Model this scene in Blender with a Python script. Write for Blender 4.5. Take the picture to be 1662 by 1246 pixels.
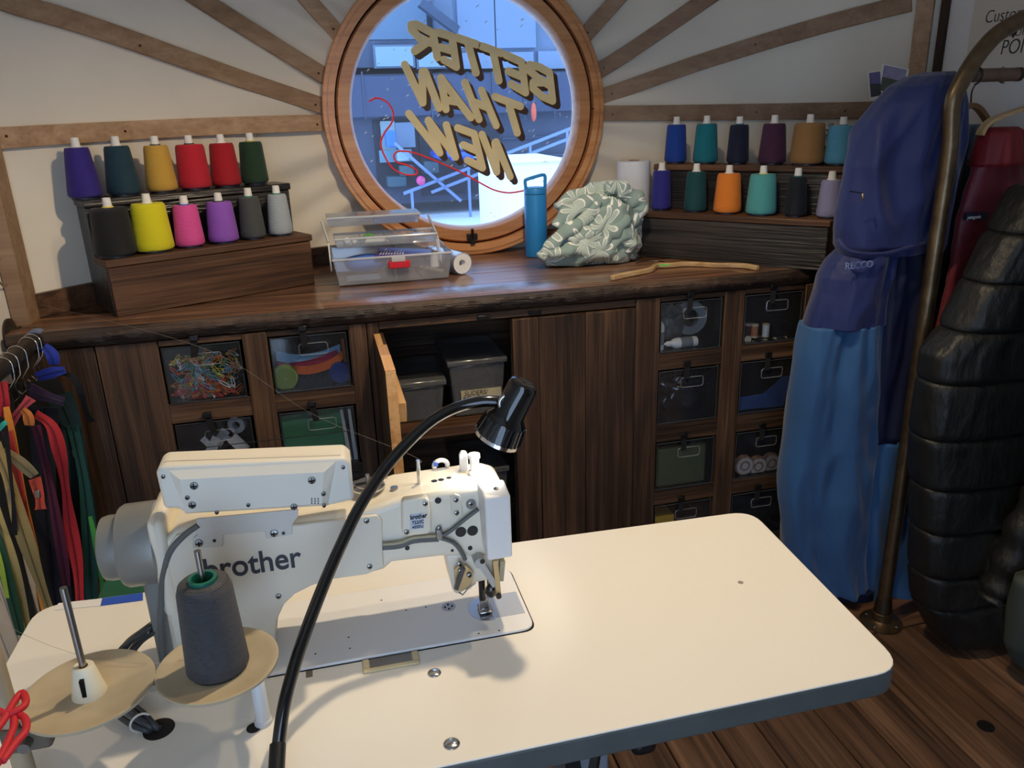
import bpy, bmesh, math, random
from mathutils import Vector as V, Matrix
random.seed(7)
for o in list(bpy.data.objects): bpy.data.objects.remove(o, do_unlink=True)
SC = bpy.context.scene
COL = SC.collection

# ------------------------------------------------------------------ camera
F, CX, CY, CZ = 1281.0, 831.0, 623.0, 1.56
RC = Matrix(((0.97126766, -0.10569922, 0.21322946), (-0.23601609, -0.31264611, 0.92008087), (-0.03058647, -0.94397038, -0.32860977)))
cam = bpy.data.objects.new('camera', bpy.data.cameras.new('camera'))
COL.objects.link(cam)
cam.data.sensor_width = 36.0
cam.data.lens = F / 1662 * 36.0
cam.data.clip_start = 0.02
cam.matrix_world = Matrix.Translation((0, 0, CZ)) @ Matrix((
    (RC[0][0], -RC[0][1], -RC[0][2], 0), (RC[1][0], -RC[1][1], -RC[1][2], 0), (RC[2][0], -RC[2][1], -RC[2][2], 0), (0, 0, 0, 1)))
SC.camera = cam

# ------------------------------------------------------------------ sky, lamps, exposure
SC.view_settings.view_transform = 'Standard'
SC.view_settings.look = 'None'
SC.view_settings.exposure = 0.0
SC.view_settings.gamma = 1.0
SC.view_settings.use_curve_mapping = False
w = bpy.data.worlds.new('sky'); SC.world = w; w.use_nodes = True
w.node_tree.nodes['Background'].inputs[0].default_value = (0.52, 0.70, 1.0, 1)
w.node_tree.nodes['Background'].inputs[1].default_value = 4.0

def lamp(name, kind, loc, power, col, target=None, **kw):
    d = bpy.data.lights.new(name, kind); d.energy = power; d.color = col
    for k, v in kw.items(): setattr(d, k, v)
    o = bpy.data.objects.new(name, d); COL.objects.link(o); o.location = loc
    if target is not None:
        o.rotation_euler = (V(target) - V(loc)).to_track_quat('-Z', 'Y').to_euler()
    return o
WARM = (1.0, 0.79, 0.53)
# two small warm ceiling spots over the work table
lamp('ceiling_spot', 'SPOT', (0.47, 1.47, 2.32), 60, WARM, (0.28, 1.72, 0.76), spot_size=math.radians(134), spot_blend=0.6, shadow_soft_size=0.025)
lamp('ceiling_spot', 'SPOT', (0.95, 1.20, 2.34), 19, WARM, (0.35, 1.3, 0.76), spot_size=math.radians(110), spot_blend=0.4, shadow_soft_size=0.025)
# ------------------------------------------------------------------ helpers
def ray(px, py): return RC @ V((px - CX, py - CY, F))
def aty(px, py, y): d = ray(px, py); return V((0, 0, CZ)) + d * (y / d.y)
def atz(px, py, z): d = ray(px, py); return V((0, 0, CZ)) + d * ((z - CZ) / d.z)
def atx(px, py, x): d = ray(px, py); return V((0, 0, CZ)) + d * (x / d.x)
def atd(px, py, dd): return V((0, 0, CZ)) + ray(px, py) * (dd / F)
AX, AY, AR = 0.55, 1.244, 1.836           # plan of the bowed end wall: an arc
def arcy(x): return AY + math.sqrt(max(AR * AR - (x - AX) ** 2, 0))
def atarc(px, py, inset=0.0):
    d = ray(px, py); r = AR - inset
    a = d.x ** 2 + d.y ** 2; b = -2 * (d.x * AX + d.y * AY); c = AX ** 2 + AY ** 2 - r * r
    t = (-b + math.sqrt(b * b - 4 * a * c)) / (2 * a); return V((0, 0, CZ)) + d * t

ROOT = {}                                  # object name -> inverse matrix for world-space building
class MB:
    def __init__(s): s.v = []; s.f = []
    def add(s, vs, fs):
        n = len(s.v); s.v += [V(p) for p in vs]; s.f += [tuple(i + n for i in f) for f in fs]; return s
    def box(s, x0, x1, y0, y1, z0, z1):
        return s.add([(x0, y0, z0), (x1, y0, z0), (x1, y1, z0), (x0, y1, z0), (x0, y0, z1), (x1, y0, z1), (x1, y1, z1), (x0, y1, z1)],
                     [(0, 3, 2, 1), (4, 5, 6, 7), (0, 1, 5, 4), (1, 2, 6, 5), (2, 3, 7, 6), (3, 0, 4, 7)])
    def hexa(s, b, t):                     # bottom quad, top quad (same winding, ccw from above)
        return s.add(list(b) + list(t), [(0, 3, 2, 1), (4, 5, 6, 7), (0, 1, 5, 4), (1, 2, 6, 5), (2, 3, 7, 6), (3, 0, 4, 7)])
    def bar(s, a, b, wdt, h, up=(0, 0, 1)):  # box along a->b
        a, b = V(a), V(b); d = (b - a).normalized(); u = V(up); r = d.cross(u).normalized(); u = r.cross(d)
        r *= wdt / 2; u *= h / 2
        return s.hexa([a - r - u, b - r - u, b + r - u, a + r - u], [a - r + u, b - r + u, b + r + u, a + r + u])
    def frame(s, d):
        d = d.normalized(); x = d.cross(V((0, 0, 1)))
        if x.length < 1e-3: x = V((1, 0, 0))
        x.normalize(); return x, d.cross(x)
    def lathe(s, prof, a=(0, 0, 0), d=(0, 0, 1), n=24, cap=True):   # prof: (radius, distance along d)
        a = V(a); d = V(d).normalized(); x, y = s.frame(d); vs = []; fs = []
        for r, h in prof:
            for i in range(n):
                t = 2 * math.pi * i / n; vs.append(a + d * h + (x * math.cos(t) + y * math.sin(t)) * r)
        for k in range(len(prof) - 1):
            for i in range(n):
                j = (i + 1) % n; fs.append((k * n + i, k * n + j, (k + 1) * n + j, (k + 1) * n + i))
        if cap:
            fs.append(tuple(reversed(range(n)))); fs.append(tuple(range((len(prof) - 1) * n, len(prof) * n)))
        return s.add(vs, fs)
    def cyl(s, a, b, r, r2=None, n=16):
        a, b = V(a), V(b); return s.lathe([(r, 0), (r if r2 is None else r2, (b - a).length)], a, b - a, n)
    def ring(s, c, d, r0, r1, h, n=48):    # flat ring: inner r0, outer r1, height h along d
        return s.lathe([(r0, 0), (r1, 0), (r1, h), (r0, h), (r0, 0)], c, d, n, cap=False)
    def tube(s, pts, r, n=8, closed=False, cap=True):
        pts = [V(p) for p in pts]; m = len(pts); vs = []; fs = []; up = None
        for i, p in enumerate(pts):
            q = pts[(i + 1) % m] if (closed or i < m - 1) else p; o = pts[i - 1] if (closed or i > 0) else p
            d = (q - o)
            d = d.normalized() if d.length > 1e-9 else V((0, 0, 1))
            if up is None:
                up, _ = s.frame(d)
            x = up - d * up.dot(d)
            x = x.normalized() if x.length > 1e-6 else s.frame(d)[0]
            up = x; y = d.cross(x); rr = r[i] if isinstance(r, (list, tuple)) else r
            for k in range(n):
                t = 2 * math.pi * k / n; vs.append(p + (x * math.cos(t) + y * math.sin(t)) * rr)
        for i in range(m if closed else m - 1):
            j = (i + 1) % m
            for k in range(n):
                l = (k + 1) % n; fs.append((i * n + k, i * n + l, j * n + l, j * n + k))
        if cap and not closed:
            fs.append(tuple(reversed(range(n)))); fs.append(tuple(range((m - 1) * n, m * n)))
        return s.add(vs, fs)
    def prism(s, poly, ext):               # planar polygon (3D points) extruded by vector ext
        n = len(poly); poly = [V(p) for p in poly]; e = V(ext)
        return s.add(poly + [p + e for p in poly], [tuple(range(n)), tuple(reversed(range(n, 2 * n)))] + [(i, i + n, (i + 1) % n + n, (i + 1) % n) for i in range(n)])
    def sph(s, c, r, nu=16, nv=10, sc=(1, 1, 1)):
        c = V(c); prof = [(max(math.sin(math.pi * k / nv), .001), -math.cos(math.pi * k / nv)) for k in range(nv + 1)]
        vs = []; fs = []
        for a, h in prof:
            for i in range(nu):
                t = 2 * math.pi * i / nu; vs.append(c + V((a * math.cos(t) * r * sc[0], a * math.sin(t) * r * sc[1], h * r * sc[2])))
        for k in range(nv):
            for i in range(nu):
                j = (i + 1) % nu; fs.append((k * nu + i, k * nu + j, (k + 1) * nu + j, (k + 1) * nu + i))
        return s.add(vs, fs)
    def ribbon(s, pts, wid, th=.0012):     # strip along pts; wid: list of half-width vectors or one vector
        m = len(pts); vs = []; fs = []
        for i, p in enumerate(pts):
            p = V(p); wv = V(wid[i]) if isinstance(wid, list) else V(wid)
            d = V(pts[min(i + 1, m - 1)]) - V(pts[max(i - 1, 0)]); nn = d.cross(wv)
            nn = nn.normalized() * th if nn.length > 1e-9 else V((0, th, 0))
            vs += [p - wv - nn, p + wv - nn, p + wv + nn, p - wv + nn]
        for i in range(m - 1):
            for k in range(4):
                l = (k + 1) % 4; fs.append((i * 4 + k, i * 4 + l, i * 4 + 4 + l, i * 4 + 4 + k))
        fs += [(3, 2, 1, 0), tuple(range(4 * m - 4, 4 * m))]
        return s.add(vs, fs)
    def build(s, name, mat, parent=None, smooth=False, bevel=0, seg=2, local=False, ang=38, sub=0):
        me = bpy.data.meshes.new(name)
        inv = ROOT.get(parent.name) if (parent is not None and not local) else None
        me.from_pydata([(inv @ p if inv else p)[:] for p in s.v], [], s.f)
        bm = bmesh.new(); bm.from_mesh(me); bmesh.ops.recalc_face_normals(bm, faces=bm.faces); bm.to_mesh(me); bm.free()
        if smooth:
            for p in me.polygons: p.use_smooth = True
            if smooth != 'all': me.set_sharp_from_angle(angle=math.radians(ang))
        o = bpy.data.objects.new(name, me); COL.objects.link(o); me.materials.append(mat)
        if bevel:
            b = o.modifiers.new('bevel', 'BEVEL'); b.width = bevel; b.segments = seg; b.limit_method = 'ANGLE'; b.angle_limit = math.radians(40)
            for p in me.polygons: p.use_smooth = True
            me.set_sharp_from_angle(angle=math.radians(ang))
        if sub:
            b = o.modifiers.new('smooth', 'SUBSURF'); b.levels = sub; b.render_levels = sub
        if parent is not None:
            o.parent = parent
            if parent.name in ROOT: ROOT[o.name] = ROOT[parent.name]
        return o

def tag(o, label=None, cat=None, group=None, kind=None):
    if label: o['label'] = label
    if cat: o['category'] = cat
    if group: o['group'] = group
    if kind: o['kind'] = kind
    return o
def thing(name, label, cat, loc=(0, 0, 0), rz=0, group=None, kind=None):
    o = bpy.data.objects.new(name, None); COL.objects.link(o); o.location = loc; o.rotation_euler = (0, 0, rz)
    o.empty_display_size = .05
    ROOT[o.name] = (Matrix.Translation(loc) @ Matrix.Rotation(rz, 4, 'Z')).inverted()
    return tag(o, label, cat, group, kind)
def one(mb, name, mat, label, cat, group=None, **kw): return tag(mb.build(name, mat, **kw), label, cat, group)
def smoothpts(p, k=6):                     # Catmull-Rom
    p = [V(a) for a in p]; out = []
    for i in range(len(p) - 1):
        a, b, c, d = p[max(i - 1, 0)], p[i], p[i + 1], p[min(i + 2, len(p) - 1)]
        for j in range(k):
            t = j / k; out.append(.5 * ((2 * b) + (c - a) * t + (2 * a - 5 * b + 4 * c - d) * t * t + (3 * b - a - 3 * c + d) * t ** 3))
    return out + [p[-1]]

# ------------------------------------------------------------------ materials
def srgb(r, g, b): return tuple(((c / 255) / 12.92 if c / 255 <= .04045 else ((c / 255 + .055) / 1.055) ** 2.4) for c in (r, g, b)) + (1,)
MATS = {}
def mat(name, col=(.5, .5, .5, 1), rough=.5, metal=0, spec=.5, bump=None, vary=None, coat=0, trans=0, alpha=1, emit=None, sheen=0, subs=0):
    """bump=(scale, strength[, stretch xyz]); vary=(scale, amount) multiplies colour by noise"""
    if name in MATS: return MATS[name]
    m = bpy.data.materials.new(name); m.use_nodes = True; nt = m.node_tree; b = nt.nodes['Principled BSDF']
    b.inputs['Base Color'].default_value = col; b.inputs['Roughness'].default_value = rough; b.inputs['Metallic'].default_value = metal
    b.inputs['Specular IOR Level'].default_value = spec; b.inputs['Coat Weight'].default_value = coat
    b.inputs['Transmission Weight'].default_value = trans; b.inputs['Alpha'].default_value = alpha
    b.inputs['Sheen Weight'].default_value = sheen
    if emit: b.inputs['Emission Color'].default_value = emit[0]; b.inputs['Emission Strength'].default_value = emit[1]
    tc = nt.nodes.new('ShaderNodeTexCoord')
    def noise(sc, stretch=None, det=4):
        n = nt.nodes.new('ShaderNodeTexNoise'); n.inputs['Scale'].default_value = sc; n.inputs['Detail'].default_value = det
        mp = nt.nodes.new('ShaderNodeMapping'); nt.links.new(tc.outputs['Object'], mp.inputs[0]); nt.links.new(mp.outputs[0], n.inputs[0])
        if stretch: mp.inputs['Scale'].default_value = stretch
        return n
    if bump:
        n = noise(bump[0], bump[2] if len(bump) > 2 else None)
        bp = nt.nodes.new('ShaderNodeBump'); bp.inputs['Strength'].default_value = bump[1]; bp.inputs['Distance'].default_value = .004 if len(bump) < 4 else bump[3]
        nt.links.new(n.outputs['Fac'], bp.inputs['Height']); nt.links.new(bp.outputs[0], b.inputs['Normal'])
    if vary:
        n = noise(vary[0], vary[2] if len(vary) > 2 else None); mr = nt.nodes.new('ShaderNodeMapRange')
        mr.inputs['From Min'].default_value = .3; mr.inputs['From Max'].default_value = .7
        mr.inputs['To Min'].default_value = 1 - vary[1]; mr.inputs['To Max'].default_value = 1 + vary[1] * .6
        mx = nt.nodes.new('ShaderNodeMix'); mx.data_type = 'RGBA'; mx.blend_type = 'MULTIPLY'; mx.inputs['Factor'].default_value = 1
        mx.inputs['A'].default_value = col
        cb = nt.nodes.new('ShaderNodeCombineColor')
        nt.links.new(n.outputs['Fac'], mr.inputs['Value'])
        for i in range(3): nt.links.new(mr.outputs[0], cb.inputs[i])
        nt.links.new(cb.outputs[0], mx.inputs['B']); nt.links.new(mx.outputs['Result'], b.inputs['Base Color'])
    MATS[name] = m; return m
def wood(name, dark, mid, light, axis='x', rough=.55, scale=1.0, bump=.35, coat=0, spec=.4):
    """old sawn board: grain runs along axis, each board takes its own offset and tone"""
    if name in MATS: return MATS[name]
    m = bpy.data.materials.new(name); m.use_nodes = True; nt = m.node_tree; L = nt.links; N = nt.nodes; b = N['Principled BSDF']
    b.inputs['Specular IOR Level'].default_value = spec; b.inputs['Coat Weight'].default_value = coat; b.inputs['Coat Roughness'].default_value = .25
    tc = N.new('ShaderNodeTexCoord'); oi = N.new('ShaderNodeObjectInfo'); ml = N.new('ShaderNodeMath'); ml.operation = 'MULTIPLY'; ml.inputs[1].default_value = 37
    L.new(oi.outputs['Random'], ml.inputs[0])
    av = N.new('ShaderNodeVectorMath'); av.operation = 'ADD'; L.new(tc.outputs['Object'], av.inputs[0]); L.new(ml.outputs[0], av.inputs[1])
    def nz(sc, along, det, dist=0):
        mp = N.new('ShaderNodeMapping'); s = [1, 1, 1]; s['xyz'.index(axis)] = along; mp.inputs['Scale'].default_value = s
        n = N.new('ShaderNodeTexNoise'); n.inputs['Scale'].default_value = sc * scale; n.inputs['Detail'].default_value = det; n.inputs['Distortion'].default_value = dist
        L.new(av.outputs[0], mp.inputs[0]); L.new(mp.outputs[0], n.inputs[0]); return n
    g = nz(38, .035, 6, .6); big = nz(5, .3, 3, .4); fine = nz(160, .03, 3)
    ad = N.new('ShaderNodeMath'); ad.operation = 'MULTIPLY_ADD'; ad.inputs[1].default_value = .45; L.new(g.outputs[0], ad.inputs[0])
    m2 = N.new('ShaderNodeMath'); m2.operation = 'MULTIPLY'; m2.inputs[1].default_value = .35; L.new(big.outputs[0], m2.inputs[0])
    m3 = N.new('ShaderNodeMath'); m3.operation = 'MULTIPLY_ADD'; m3.inputs[1].default_value = .2; L.new(fine.outputs[0], m3.inputs[0]); L.new(m2.outputs[0], m3.inputs[2]); L.new(m3.outputs[0], ad.inputs[2])
    cr = N.new('ShaderNodeValToRGB'); e = cr.color_ramp.elements; e[0].position = .38; e[0].color = dark; e[1].position = .63; e[1].color = light
    x = cr.color_ramp.elements.new(.5); x.color = mid
    L.new(ad.outputs[0], cr.inputs[0])
    mr = N.new('ShaderNodeMapRange'); mr.inputs['To Min'].default_value = .7; mr.inputs['To Max'].default_value = 1.25; L.new(oi.outputs['Random'], mr.inputs[0])
    hs = N.new('ShaderNodeHueSaturation'); L.new(cr.outputs[0], hs.inputs['Color']); L.new(mr.outputs[0], hs.inputs['Value']); L.new(hs.outputs[0], b.inputs['Base Color'])
    rr = N.new('ShaderNodeMapRange'); rr.inputs['To Min'].default_value = rough - .12; rr.inputs['To Max'].default_value = rough + .15; L.new(big.outputs[0], rr.inputs[0]); L.new(rr.outputs[0], b.inputs['Roughness'])
    a2 = N.new('ShaderNodeMath'); a2.operation = 'ADD'; L.new(g.outputs[0], a2.inputs[0]); L.new(fine.outputs[0], a2.inputs[1])
    bp = N.new('ShaderNodeBump'); bp.inputs['Strength'].default_value = bump; bp.inputs['Distance'].default_value = .004
    L.new(a2.outputs[0], bp.inputs['Height']); L.new(bp.outputs[0], b.inputs['Normal'])
    MATS[name] = m; return m
def clear(name, tint=(.9, .95, 1, 1), gloss=.12, haze=.06, rough=.08):
    """thin clear plastic or glass sheet: see-through, with a reflection and a little milky haze"""
    if name in MATS: return MATS[name]
    m = bpy.data.materials.new(name); m.use_nodes = True; nt = m.node_tree; N = nt.nodes; L = nt.links
    for n in list(N):
        if n.type == 'BSDF_PRINCIPLED': N.remove(n)
    out = [n for n in N if n.type == 'OUTPUT_MATERIAL'][0]
    t = N.new('ShaderNodeBsdfTransparent'); t.inputs[0].default_value = tint
    df = N.new('ShaderNodeBsdfDiffuse'); df.inputs[0].default_value = (.85, .88, .92, 1)
    g = N.new('ShaderNodeBsdfGlossy'); g.inputs['Roughness'].default_value = rough
    fr = N.new('ShaderNodeFresnel'); fr.inputs[0].default_value = 1.45
    a = N.new('ShaderNodeMixShader'); a.inputs[0].default_value = haze; L.new(t.outputs[0], a.inputs[1]); L.new(df.outputs[0], a.inputs[2])
    ad = N.new('ShaderNodeMath'); ad.operation = 'MULTIPLY_ADD'; ad.inputs[1].default_value = .6; ad.inputs[2].default_value = gloss * .3; L.new(fr.outputs[0], ad.inputs[0])
    c = N.new('ShaderNodeMixShader'); L.new(ad.outputs[0], c.inputs[0]); L.new(a.outputs[0], c.inputs[1]); L.new(g.outputs[0], c.inputs[2])
    L.new(c.outputs[0], out.inputs['Surface']); MATS[name] = m; return m

S = srgb
DW = (S(30, 21, 15), S(70, 50, 35), S(110, 82, 60))
for ax in 'xyz': wood('cab_' + ax, *DW, axis=ax, rough=.55, bump=.5)
wood('counter_x', S(54, 36, 26), S(116, 82, 61), S(178, 134, 100), axis='x', rough=.28, bump=.15, coat=.5, scale=.7)
wood('live_edge_x', S(20, 14, 11), S(48, 34, 26), S(92, 68, 50), axis='x', rough=.5, bump=1.0, scale=1.6, spec=.6)
wood('stand_x', S(50, 32, 22), S(92, 63, 44), S(122, 88, 62), axis='x', rough=.5, bump=.4)
wood('stand_dark_x', S(18, 17, 18), S(36, 34, 35), S(62, 57, 56), axis='x', rough=.3, bump=.9, spec=.7)
wood('floor_y', S(52, 37, 28), S(100, 73, 54), S(142, 108, 83), axis='y', rough=.5, bump=.4, scale=.8)
wood('floor_x', S(52, 36, 27), S(100, 70, 50), S(136, 98, 72), axis='x', rough=.5, bump=.4)
wood('lath', S(140, 109, 82), S(161, 130, 101), S(179, 149, 120), axis='x', rough=.6, bump=.08, scale=.7)
wood('fir', S(168, 112, 66), S(198, 138, 88), S(216, 162, 110), axis='x', rough=.35, bump=.05, scale=.5, coat=.2)
wood('fresh', S(196, 140, 84), S(222, 170, 112), S(236, 190, 134), axis='y', rough=.55, bump=.1)
wood('hanger_wood', S(176, 138, 92), S(206, 172, 124), S(224, 194, 150), axis='x', rough=.4, bump=.05)
CANVAS = mat('canvas', S(226, 218, 202), .85, bump=(7, .35, (1, 1, .6), .02), vary=(3, .06), spec=.2)
WHITE_WALL = mat('white_wall', S(222, 218, 212), .8, bump=(60, .1), spec=.25)
BLACK = mat('black_plastic', S(18, 19, 21), .35)
BLACKG = mat('black_gloss', S(10, 11, 13), .12, coat=.5)
BLACKM = mat('black_matte', S(14, 14, 15), .8, spec=.2)
CHROME = mat('chrome', S(200, 200, 200), .15, metal=1)
STEEL = mat('steel', S(150, 148, 145), .3, metal=1)
BRASS = mat('old_bronze', S(112, 96, 74), .38, metal=.9, vary=(30, .3), bump=(90, .15))
PLASTIC = clear('clear_plastic', (.93, .96, 1.0, 1), .2, .17)
BINP = clear('bin_plastic', (.93, .95, .97, 1), .04, .012, .1)
RIMP = clear('milky_plastic', (.95, .97, 1.0, 1), .25, .5)
WHITE = mat('white_plastic', S(236, 235, 230), .4)
# ------------------------------------------------------------------ the room
WX, WZ = 0.56, 1.555                      # centre of the round window
X0, X1, ZT = -0.85, 2.0, 2.55
def struct(o): o['kind'] = 'structure'; return o
fl = struct(MB().box(-1.0, 2.3, -1.0, 3.2, -.06, -.031).build('floor', BLACKM))
xs = [-1.0, -.82, -.66, -.5, -.36, -.2, -.04, .12, .28, .44, .58, .725, .86, .98, 1.157, 1.27, 1.432, 1.66, 1.85, 2.05]
for a, b in zip(xs[:-1], xs[1:]):
    dz = random.uniform(-.003, 0)
    MB().box(a + .002, b - .002, -1, 1.737, -.03, dz).build('plank', MATS['floor_y'], fl, bevel=.002, seg=1)
for a, b in ((-1, .55), (.553, 2.05)): MB().box(a, b, 1.741, 1.9, -.03, .001).build('plank', MATS['floor_x'], fl, bevel=.002, seg=1)
for a, b in ((-1, .2), (.203, 2.05)): MB().box(a, b, 1.904, 2.06, -.03, -.001).build('plank', MATS['floor_x'], fl, bevel=.002, seg=1)
MB().cyl((1.549, 1.327, -.004), (1.549, 1.327, .0006), .021, n=20).build('knot_hole', BLACKM, fl)

def wall_pt(x, z):
    y = arcy(x); dx, dz = x - WX, z - WZ; r = math.hypot(dx, dz); th = math.atan2(dz, dx)
    # cloth pulled tight round the window: creases that fan out from the frame and die away
    wv = 0
    if r > .5:
        wv = .016 * math.exp(-((r - .60) / .20) ** 2) * (math.sin(th * 31 + 2 * math.sin(th * 5)) * .6 + math.sin(th * 17 + 1) * .5)
    n = V((AX - x, AY - y, 0)).normalized()
    return V((x, y, z)) + n * wv
NA, NRR = 240, 34
vs = []; fs = []
for i in range(NA):
    t = 2 * math.pi * i / NA; c, s_ = math.cos(t), math.sin(t)
    k = min((X1 - WX) / c if c > 1e-6 else 1e9, (X0 - WX) / c if c < -1e-6 else 1e9, (ZT - WZ) / s_ if s_ > 1e-6 else 1e9, (-.03 - WZ) / s_ if s_ < -1e-6 else 1e9)
    for j in range(NRR + 1):
        r = .495 + (k - .495) * (j / NRR) ** 1.3
        vs.append(wall_pt(WX + c * r, WZ + s_ * r))
for i in range(NA):
    i2 = (i + 1) % NA
    for j in range(NRR): fs.append((i * (NRR + 1) + j, i2 * (NRR + 1) + j, i2 * (NRR + 1) + j + 1, i * (NRR + 1) + j + 1))
wb = struct(MB().add(vs, fs).build('wall_back', CANVAS, smooth='all'))
so = wb.modifiers.new('thick', 'SOLIDIFY'); so.thickness = .03; so.offset = 1
yl, yr = arcy(X0), arcy(X1)
struct(MB().box(X0 - .06, X0 - .005, -1.0, yl + .02, -.03, ZT).build('wall_left', WHITE_WALL))
struct(MB().box(X1 + .005, X1 + .06, -1.0, yr + .02, -.03, ZT).build('wall_right', WHITE_WALL))
fw = MB().box(X0 - .06, X0 + .12, -1.06, -1.0, -.03, ZT).box(.3, X1 + .06, -1.06, -1.0, -.03, ZT).box(X0 + .12, .3, -1.06, -1.0, 2.1, ZT)
struct(fw.build('wall_front', WHITE_WALL))            # unseen, behind the camera; opening added and sized to set the daylight fill
struct(MB().box(X0 - .06, X1 + .06, -1.06, 3.2, ZT, ZT + .05).build('ceiling', CANVAS))

def lath(name, pts, wdt=.055, th=.016, smooth_k=5, mt='lath', screws=()):
    pts = smoothpts([atarc(*p) for p in pts], smooth_k) if smooth_k else [V(p) for p in pts]
    # relax so the batten lies on the wall
    vs = []; fs = []; m = len(pts)
    for i, p in enumerate(pts):
        p = V((p.x, arcy(min(max(p.x, X0), X1)), p.z))
        n = V((AX - p.x, AY - p.y, 0)).normalized(); d = (pts[min(i + 1, m - 1)] - pts[max(i - 1, 0)]).normalized(); q = d.cross(n).normalized() * wdt / 2
        vs += [p - q - n * .004, p + q - n * .004, p + q + n * th, p - q + n * th]
    for i in range(m - 1):
        for k in range(4):
            l = (k + 1) % 4; fs.append((i * 4 + k, i * 4 + l, i * 4 + 4 + l, i * 4 + 4 + k))
    fs += [(3, 2, 1, 0), tuple(range(4 * m - 4, 4 * m))]
    o = struct(MB().add(vs, fs).build(name, MATS[mt], bevel=.0015, seg=1))
    for sp in screws:
        p = atarc(*sp, inset=th); n = V((AX - p.x, AY - p.y, 0)).normalized()
        MB().cyl(p - n * .002, p + n * .0015, .004, n=10).build('screw', MATS['screw_dark'], o)
    return o
mat('screw_dark', S(70, 50, 36), .4, metal=.6)
lath('trim_1', [(-30, 226), (150, 215), (350, 205), (532, 199)], screws=((10, 221), (203, 213), (515, 202)))
lath('trim_2', [(-60, -22), (25, 8), (108, 32), (200, 62), (300, 97), (400, 132), (532, 175)], screws=((227, 74), (512, 170)))
lath('trim_3', [(60, -172), (160, -106), (255, -45), (325, 0), (405, 50), (470, 90), (536, 130)], screws=((517, 119),))
lath('trim_4', [(340, -188), (395, -123), (450, -58), (499, 0), (556, 66)], screws=((541, 47),))
lath('trim_5', [(972, 184), (1100, 183), (1250, 181), (1450, 178)], screws=((994, 186), (1228, 182), (1372, 180)))
lath('trim_6', [(972, 157), (1000, 149), (1085, 119), (1166, 92), (1325, 44), (1480, 4)], screws=((993, 152), (1226, 72)))
lath('trim_7', [(965, 119), (1000, 98), (1060, 58), (1145, 0), (1190, -32), (1290, -102), (1370, -158)], screws=((980, 110),))
lath('trim_8', [(944, 64), (1001, 0), (1040, -44), (1100, -112), (1160, -180)], screws=((954, 53),))
# corner posts of the end wall
a = V((-.838, 2.452, 0))
struct(MB().box(-.853, -.808, 2.37, 2.46, 1.03, ZT).build('trim_9', MATS['lath'], bevel=.002))
p = V((1.972, arcy(1.972), 0)); n = V((AX - p.x, AY - p.y, 0)).normalized(); tdir = V((-n.y, n.x, 0))
if tdir.x < 0: tdir = -tdir
q0 = p - tdir * .03; q1 = p + tdir * .022
struct(MB().hexa([q0 + V((0, 0, 1.0)) + n * .018, q1 + V((0, 0, 1.0)) + n * .018, q1 + V((0, 0, 1.0)) - n * .01, q0 + V((0, 0, 1.0)) - n * .01],
                 [q0 + V((0, 0, ZT)) + n * .018, q1 + V((0, 0, ZT)) + n * .018, q1 + V((0, 0, ZT)) - n * .01, q0 + V((0, 0, ZT)) - n * .01]).build('trim_10', MATS['lath'], bevel=.002))
struct(MB().box(1.988, 2.004, yr - .03, yr - .006, 1.0, ZT).build('trim_11', MATS['cab_z']))
# strip of board along the foot of the wall, above the counter
def arcstrip(name, xa, xb, z0, z1, th, mt):
    vs = []; fs = []; m = 24
    for i in range(m + 1):
        x = xa + (xb - xa) * i / m; pp = V((x, arcy(x), 0)); n = V((AX - pp.x, AY - pp.y, 0)).normalized()
        for r_, z in ((-.002, z0), (th, z0), (th, z1), (-.002, z1)): vs.append(pp + n * r_ + V((0, 0, z)))
    for i in range(m):
        for k in range(4):
            l = (k + 1) % 4; fs.append((i * 4 + k, i * 4 + l, i * 4 + 4 + l, i * 4 + 4 + k))
    fs += [(3, 2, 1, 0), tuple(range(4 * m, 4 * m + 4))]
    return struct(MB().add(vs, fs).build(name, MATS[mt]))
arcstrip('baseboard_left', X0 + .02, .26, 1.04, 1.105, .02, 'stand_x')
arcstrip('baseboard_right', .85, X1 - .02, 1.04, 1.105, .02, 'stand_x')

# ------------------------------------------------------------------ round window
win = thing('window_1', None, None, (WX, 3.0, WZ), kind='structure')
YD = V((0, 1, 0))
MB().ring((WX, 2.962, WZ), YD, .474, .516, .15, 96).build('frame', MATS['fir'], win, bevel=.004, smooth=True)
MB().lathe([(.414, .07), (.414, .018), (.424, 0), (.462, 0), (.469, .012), (.469, .07), (.414, .07)], (WX, 2.972, WZ), YD, 96, cap=False).build('sash', MATS['fir'], win, smooth=True)
MB().ring((WX, 2.99, WZ), YD, .466, .476, .02, 96).build('dark_gap_ring', BLACKM, win)  # black ring puts in the shade of the gap between sash and frame
MB().lathe([(.418, 0), (.418, .006)], (WX, 3.03, WZ), YD, 96).build('pane', clear('window_glass', (.80, .90, 1.0, 1), .06, .035, .02), win)
MB().ring((WX, 2.9585, WZ), YD, .496, .500, .006, 96).build('bead', MATS['fir'], win, smooth=True)
# latch
lt = MB(); p = aty(766, 384, 2.966); lt.box(p.x - .02, p.x + .02, 2.955, 2.974, p.z - .012, p.z + .012); lt.box(p.x - .009, p.x + .009, 2.95, 2.97, p.z - .028, p.z + .008)
la = lt.build('latch', BLACK, win, bevel=.002)
MB().cyl((p.x, 2.952, p.z - .005), (p.x - .004, 2.93, p.z + .032), .006, n=12).build('lever', BLACKG, la, smooth=True)
# hinge-like splits of the frame on both sides
for sx in (-1, 1): MB().box(WX + sx * .47 - .006, WX + sx * .47 + .006, 2.958, 2.964, WZ - .004, WZ - .0015).build('frame_joint', BLACKM, win)

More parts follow.
